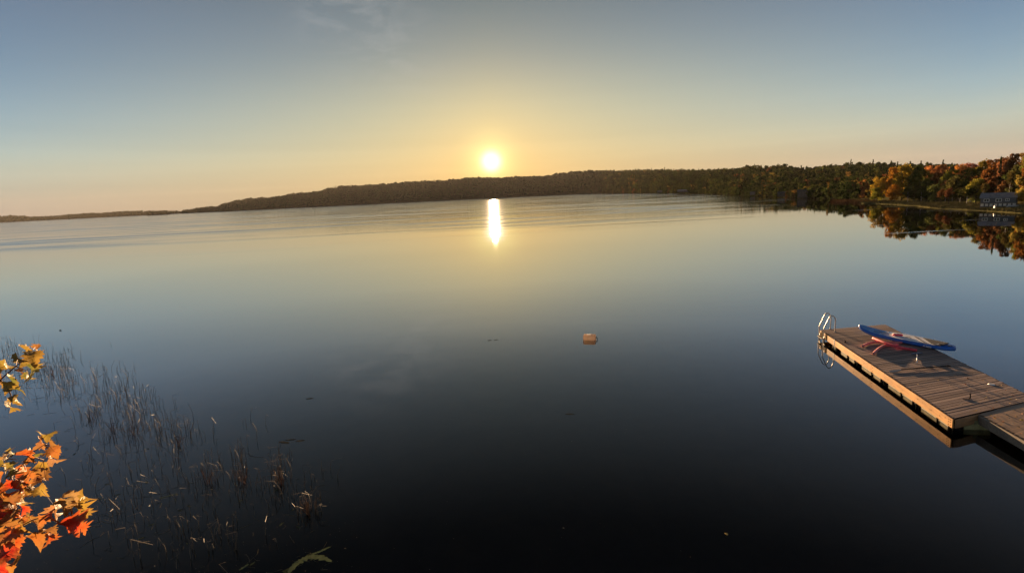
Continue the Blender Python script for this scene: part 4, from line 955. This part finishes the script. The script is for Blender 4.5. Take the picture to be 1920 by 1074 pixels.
algae([(540,1074),(556,1056),(578,1044),(600,1044),(622,1052)], 'pale green algae mat curving on the water at the bottom', .10)
algae([(575,1040),(592,1036),(606,1030),(620,1024)], 'thin green algae wisp above the curving mat', .035)
algae([(448,1068),(458,1062),(466,1056)], 'small green weed blade left of the algae mat', .03)
algae([(298,934),(312,930),(326,926),(335,925)], 'pale weed strand floating left of the reed tufts', .025)
V = []; Fw = []
for _ in range(34):
    x = random.uniform(10, 600); y = random.uniform(max(800, 700+x*0.4), 1074); p = at(x, y, 0.003); q0 = len(V); n = 9; s_ = random.uniform(.03, .11); a0 = random.random()*3
    for k in range(n):
        a = 6.283*k/n; q = s_*random.uniform(.35, 1.1); dx, dy = q*math.cos(a), q*.4*math.sin(a); V.append((p.x+dx*math.cos(a0)-dy*math.sin(a0), p.y+dx*math.sin(a0)+dy*math.cos(a0), .003))
    Fw += [(q0, q0+k, q0+k+1) for k in range(1, n-1)]
me = fast('water_weed', V, Fw); me.materials.append(simple('water weed', (0.055,0.065,0.035), .9, var=.4)); tag(link('water_weed', me), 'dull green scraps of weed at the surface among the reeds', None, None, 'stuff')
M_lily = simple('lily pad', (0.055,0.055,0.045), .9, var=.4)
for (x, y, lab, s_) in ((533,829,'largest of three pale lily leaves right of the reeds',.16),(545,824,'middle pale lily leaf of the three',.11),(563,826,'right-hand pale lily leaf of the three',.12),(580,747,'lone lily leaf floating above the group of three',.12),(1068,776,'thin weed wisp on open water below the mooring float',.12),(918,638,'left-hand faint weed wisp on the open water in mid lake',.10),(930,637,'right-hand faint weed wisp on the open water in mid lake',.09),(1792,697,'tiny floating leaf beyond the dock',.05)):
    p = at(x, y); o = patch('lily_leaf', 0, 0, s_, s_*.38, 0.004, M_lily, int(x), random.uniform(-.4,.4), 20, .5, .003); o.location = (p.x, p.y, 0); tag(o, lab, 'water plant')
p = at(1362, 1000.5, .01); o = link('floating_leaf', flm[1]); o.location = p; o.scale = (.07,)*3; o.rotation_euler = (.2,.1,.7); tag(o, 'single golden leaf floating on dark water at the bottom', 'leaf')
p = at(113, 619.5, 0); r_ = empty('water_bird', p, 'tiny dark bird sitting on the water above the reeds', 'bird'); r_.scale = (.5,.5,.45)
me = leaf_crown(5, 3, 6, .01); b = MB(); b.tube([(-.13,0,.05),(-.08,0,.05),(0,0,.05),(.08,0,.05),(.13,0,.07)], [.01,.05,.06,.04,.01], 8).tube([(.08,0,.06),(.11,0,.13),(.15,0,.15)], [.03,.022,.026], 8).tube([(.15,0,.15),(.20,0,.145)], [.018,.004], 6); b.build('body', M_dark, r_, smooth=True)

# ------------------------------------------------------------------ maple branches near the camera
M_leaf = bpy.data.materials.new('maple leaf'); M_leaf.use_nodes = True; t = M_leaf.node_tree; t.nodes.clear()
oi = N(t, 'ShaderNodeObjectInfo'); co_ = N(t, 'ShaderNodeTexCoord')
n1 = N(t, 'ShaderNodeTexNoise', i_Scale=3.5, i_Detail=5.0, i_Roughness=.6); t.links.new(co_.outputs['Object'], n1.inputs[0])
sc1 = N(t, 'ShaderNodeVectorMath', operation='SCALE'); sc1.inputs[0].default_value = (17,31,7); t.links.new(oi.outputs['Random'], sc1.inputs['Scale'])
t.links.new(vmath(t, 'ADD', co_.outputs['Object'], sc1.outputs[0]), n1.inputs[0])
rad = vmath(t, 'LENGTH', co_.outputs['Object'])
edge = math_(t, 'MULTIPLY', math_(t, 'ADD', rad, math_(t, 'SUBTRACT', n1.outputs[0], 0.5)), 1.0)
ef = N(t, 'ShaderNodeMapRange'); t.links.new(edge, ef.inputs[0]); ef.inputs[1].default_value = .15; ef.inputs[2].default_value = .6
gold = mixc(t, 0.55, oi.outputs['Color'], (0.30,0.175,0.042))
c = mixc(t, ef.outputs[0], oi.outputs['Color'], gold)
sp = ramp(t, n1.outputs[0], [(0.30,(0.45,0.35,0.3)),(0.42,(1,1,1))]); c = mixc(t, 1.0, c, sp, 'MULTIPLY')
wv = N(t, 'ShaderNodeTexWave', wave_type='BANDS', i_Scale=2.2, i_Distortion=1.5); t.links.new(co_.outputs['Object'], wv.inputs[0])
bu = N(t, 'ShaderNodeBump', i_Strength=.4, i_Distance=.02); t.links.new(n1.outputs[0], bu.inputs['Height'])
d = N(t, 'ShaderNodeBsdfDiffuse'); tr = N(t, 'ShaderNodeBsdfTranslucent'); gls = N(t, 'ShaderNodeBsdfGlossy', i_Roughness=.45); m1 = N(t, 'ShaderNodeMixShader'); m1.inputs[0].default_value = .5; m2 = N(t, 'ShaderNodeMixShader'); m2.inputs[0].default_value = .05
for s_ in (d, tr): t.links.new(c, s_.inputs[0])
for s_ in (d, tr, gls): t.links.new(bu.outputs[0], s_.inputs['Normal'])
t.links.new(d.outputs[0], m1.inputs[1]); t.links.new(tr.outputs[0], m1.inputs[2]); t.links.new(m1.outputs[0], m2.inputs[1]); t.links.new(gls.outputs[0], m2.inputs[2])
o_ = N(t, 'ShaderNodeOutputMaterial'); t.links.new(m2.outputs[0], o_.inputs[0])
M_twig = simple('red-brown twig', (0.16,0.07,0.05), .6, var=.3, scale=20)
LM = []
for i in range(10):
    me = leaf_mesh(300+i, random.choice((.8,1.3,1.8,-1.0,-1.4)), 'leaf'); me.materials.append(M_leaf); LM.append(me)
CY=(0.28,0.195,0.04); CO=(0.35,0.125,0.03); CR=(0.44,0.03,0.014); CB=(0.23,0.105,0.038); CG=(0.13,0.135,0.032); CT=(0.30,0.18,0.09); COR=(0.42,0.075,0.018)
def branch(label, leaves, twigs, d0):
    root_p = atd(*twigs[0][0], d0); r_ = empty('maple_branch', root_p, label, 'branch')
    for tw in twigs:
        pts_ = [atd(x, y, d0+0.05*math.sin(x*0.1))-root_p for x, y in tw]; n_ = len(spline(pts_, 5))
        MB().tube(spline(pts_, 5), [0.007*(1-0.7*i/n_)*(1 if len(tw) > 2 else .5) for i in range(n_)], 6).build('twig', M_twig, r_, smooth=True)
    tips = [q for tw in twigs for q in tw]
    for (x, y, w, col) in leaves:
        dd = d0+random.uniform(-.22, .22); p = atd(x, y, dd)-root_p; s_ = w*dd/1000.0/0.90
        o = bpy.data.objects.new('leaf', random.choice(LM)); COL.objects.link(o); o.parent = r_; o.location = p; o.scale = (s_,)*3
        # a leaf hangs tip down, its face turned roughly to the viewer
        o.rotation_euler = (R(90)+random.gauss(0, .55)-.25, random.gauss(0, .35)+math.pi, 0); 
        o.rotation_euler = (Matrix.Rotation(random.gauss(-.2, .6), 3, 'Z') @ Matrix.Rotation(R(-90)+random.gauss(.2, .5), 3, 'X') @ Matrix.Rotation(random.gauss(0, .6), 3, 'Z')).to_euler()
        o.color = (*vary(col, .12), 1)
        # petiole to the nearest twig
        near = min(tips, key=lambda q: (q[0]-x)**2+(q[1]-y)**2); a = atd(*near, d0)-root_p
        MB().tube([a, (a+p)*0.5+Vector((0,0,.008)), p], .0016, 4, cap=False).build('petiole', M_twig, r_)
CY0 = CY; CY = (0.24,0.175,0.035)
U = [(48,656,26,CY),(64,668,28,CY),(58,692,28,CG),(34,672,24,CG),(10,684,22,CY),(70,652,14,CB),(2,712,24,CB),(22,714,26,CG),(30,730,26,CG),(14,724,22,CY),(20,762,28,CY),(29,748,20,CY),(38,697,16,CB),(52,705,18,CG),(-6,690,20,CY),(44,680,16,CY)]
branch('upper maple twig with yellow-green leaves reaching in at the left edge', U,
       [[(-30,735),(0,712),(30,686),(52,668)], [(52,668),(62,655)], [(0,712),(18,735),(22,750)], [(30,686),(50,695)]], 3.4)
CY = CY0
L_ = [(88,815,28,CY),(76,830,26,CB),(94,838,28,CB),(102,846,24,CO),(99,860,24,CT),(48,853,32,COR),(22,847,18,CG),(64,851,22,CG),(8,869,30,CG),(24,879,28,CG),(82,874,24,CY),(84,889,22,CB),(69,894,32,CB),(77,918,24,CY),(33,892,36,COR),(51,887,30,CO),(28,912,36,CR),(45,915,26,CY),(54,917,22,CY),(23,943,30,CB),(8,938,28,CO),(46,940,24,CY),(43,953,26,CR),(23,958,30,CO),(5,968,30,CR),(38,966,24,CR),(13,984,36,CB),(31,979,28,CO),(54,971,20,CY),(41,988,24,CY),(69,979,32,CB),(79,973,24,CO),(68,1009,36,CO),(91,994,28,CB),(92,1008,22,COR),(13,1012,36,CB),(28,1016,30,COR),(10,1037,34,CR),(3,1052,32,CR),(17,1058,30,CO),(3,1068,28,CR),
      (-4,900,34,CO),(2,920,28,CT),(-6,950,32,CR),(-4,1000,34,CO),(-8,1030,30,CR),(36,930,22,CO),(60,862,18,CO),(12,855,20,CT),(20,1000,26,COR),(44,903,22,COR),(16,925,26,CO),
      (102,960,30,CT),(120,950,34,CT),(135,930,28,CT),(158,930,30,CY),(148,952,36,CY),(159,962,22,CY),(132,981,42,CR),(146,972,30,COR),(153,988,24,COR),(97,967,22,CR),(112,944,20,CB),(125,938,20,CT)]
branch('lower maple branch with orange and red leaves at the left edge', L_,
       [[(-40,985),(0,925),(22,893),(45,868),(62,848),(85,832)], [(0,1000),(30,990),(60,975),(85,968)], [(85,968),(105,952),(130,940),(150,938)], [(45,868),(62,858),(82,862)], [(-30,1060),(0,1020),(14,995),(20,960)], [(130,940),(135,962),(136,975)], [(60,975),(78,990)], [(22,893),(10,872)]], 3.3)
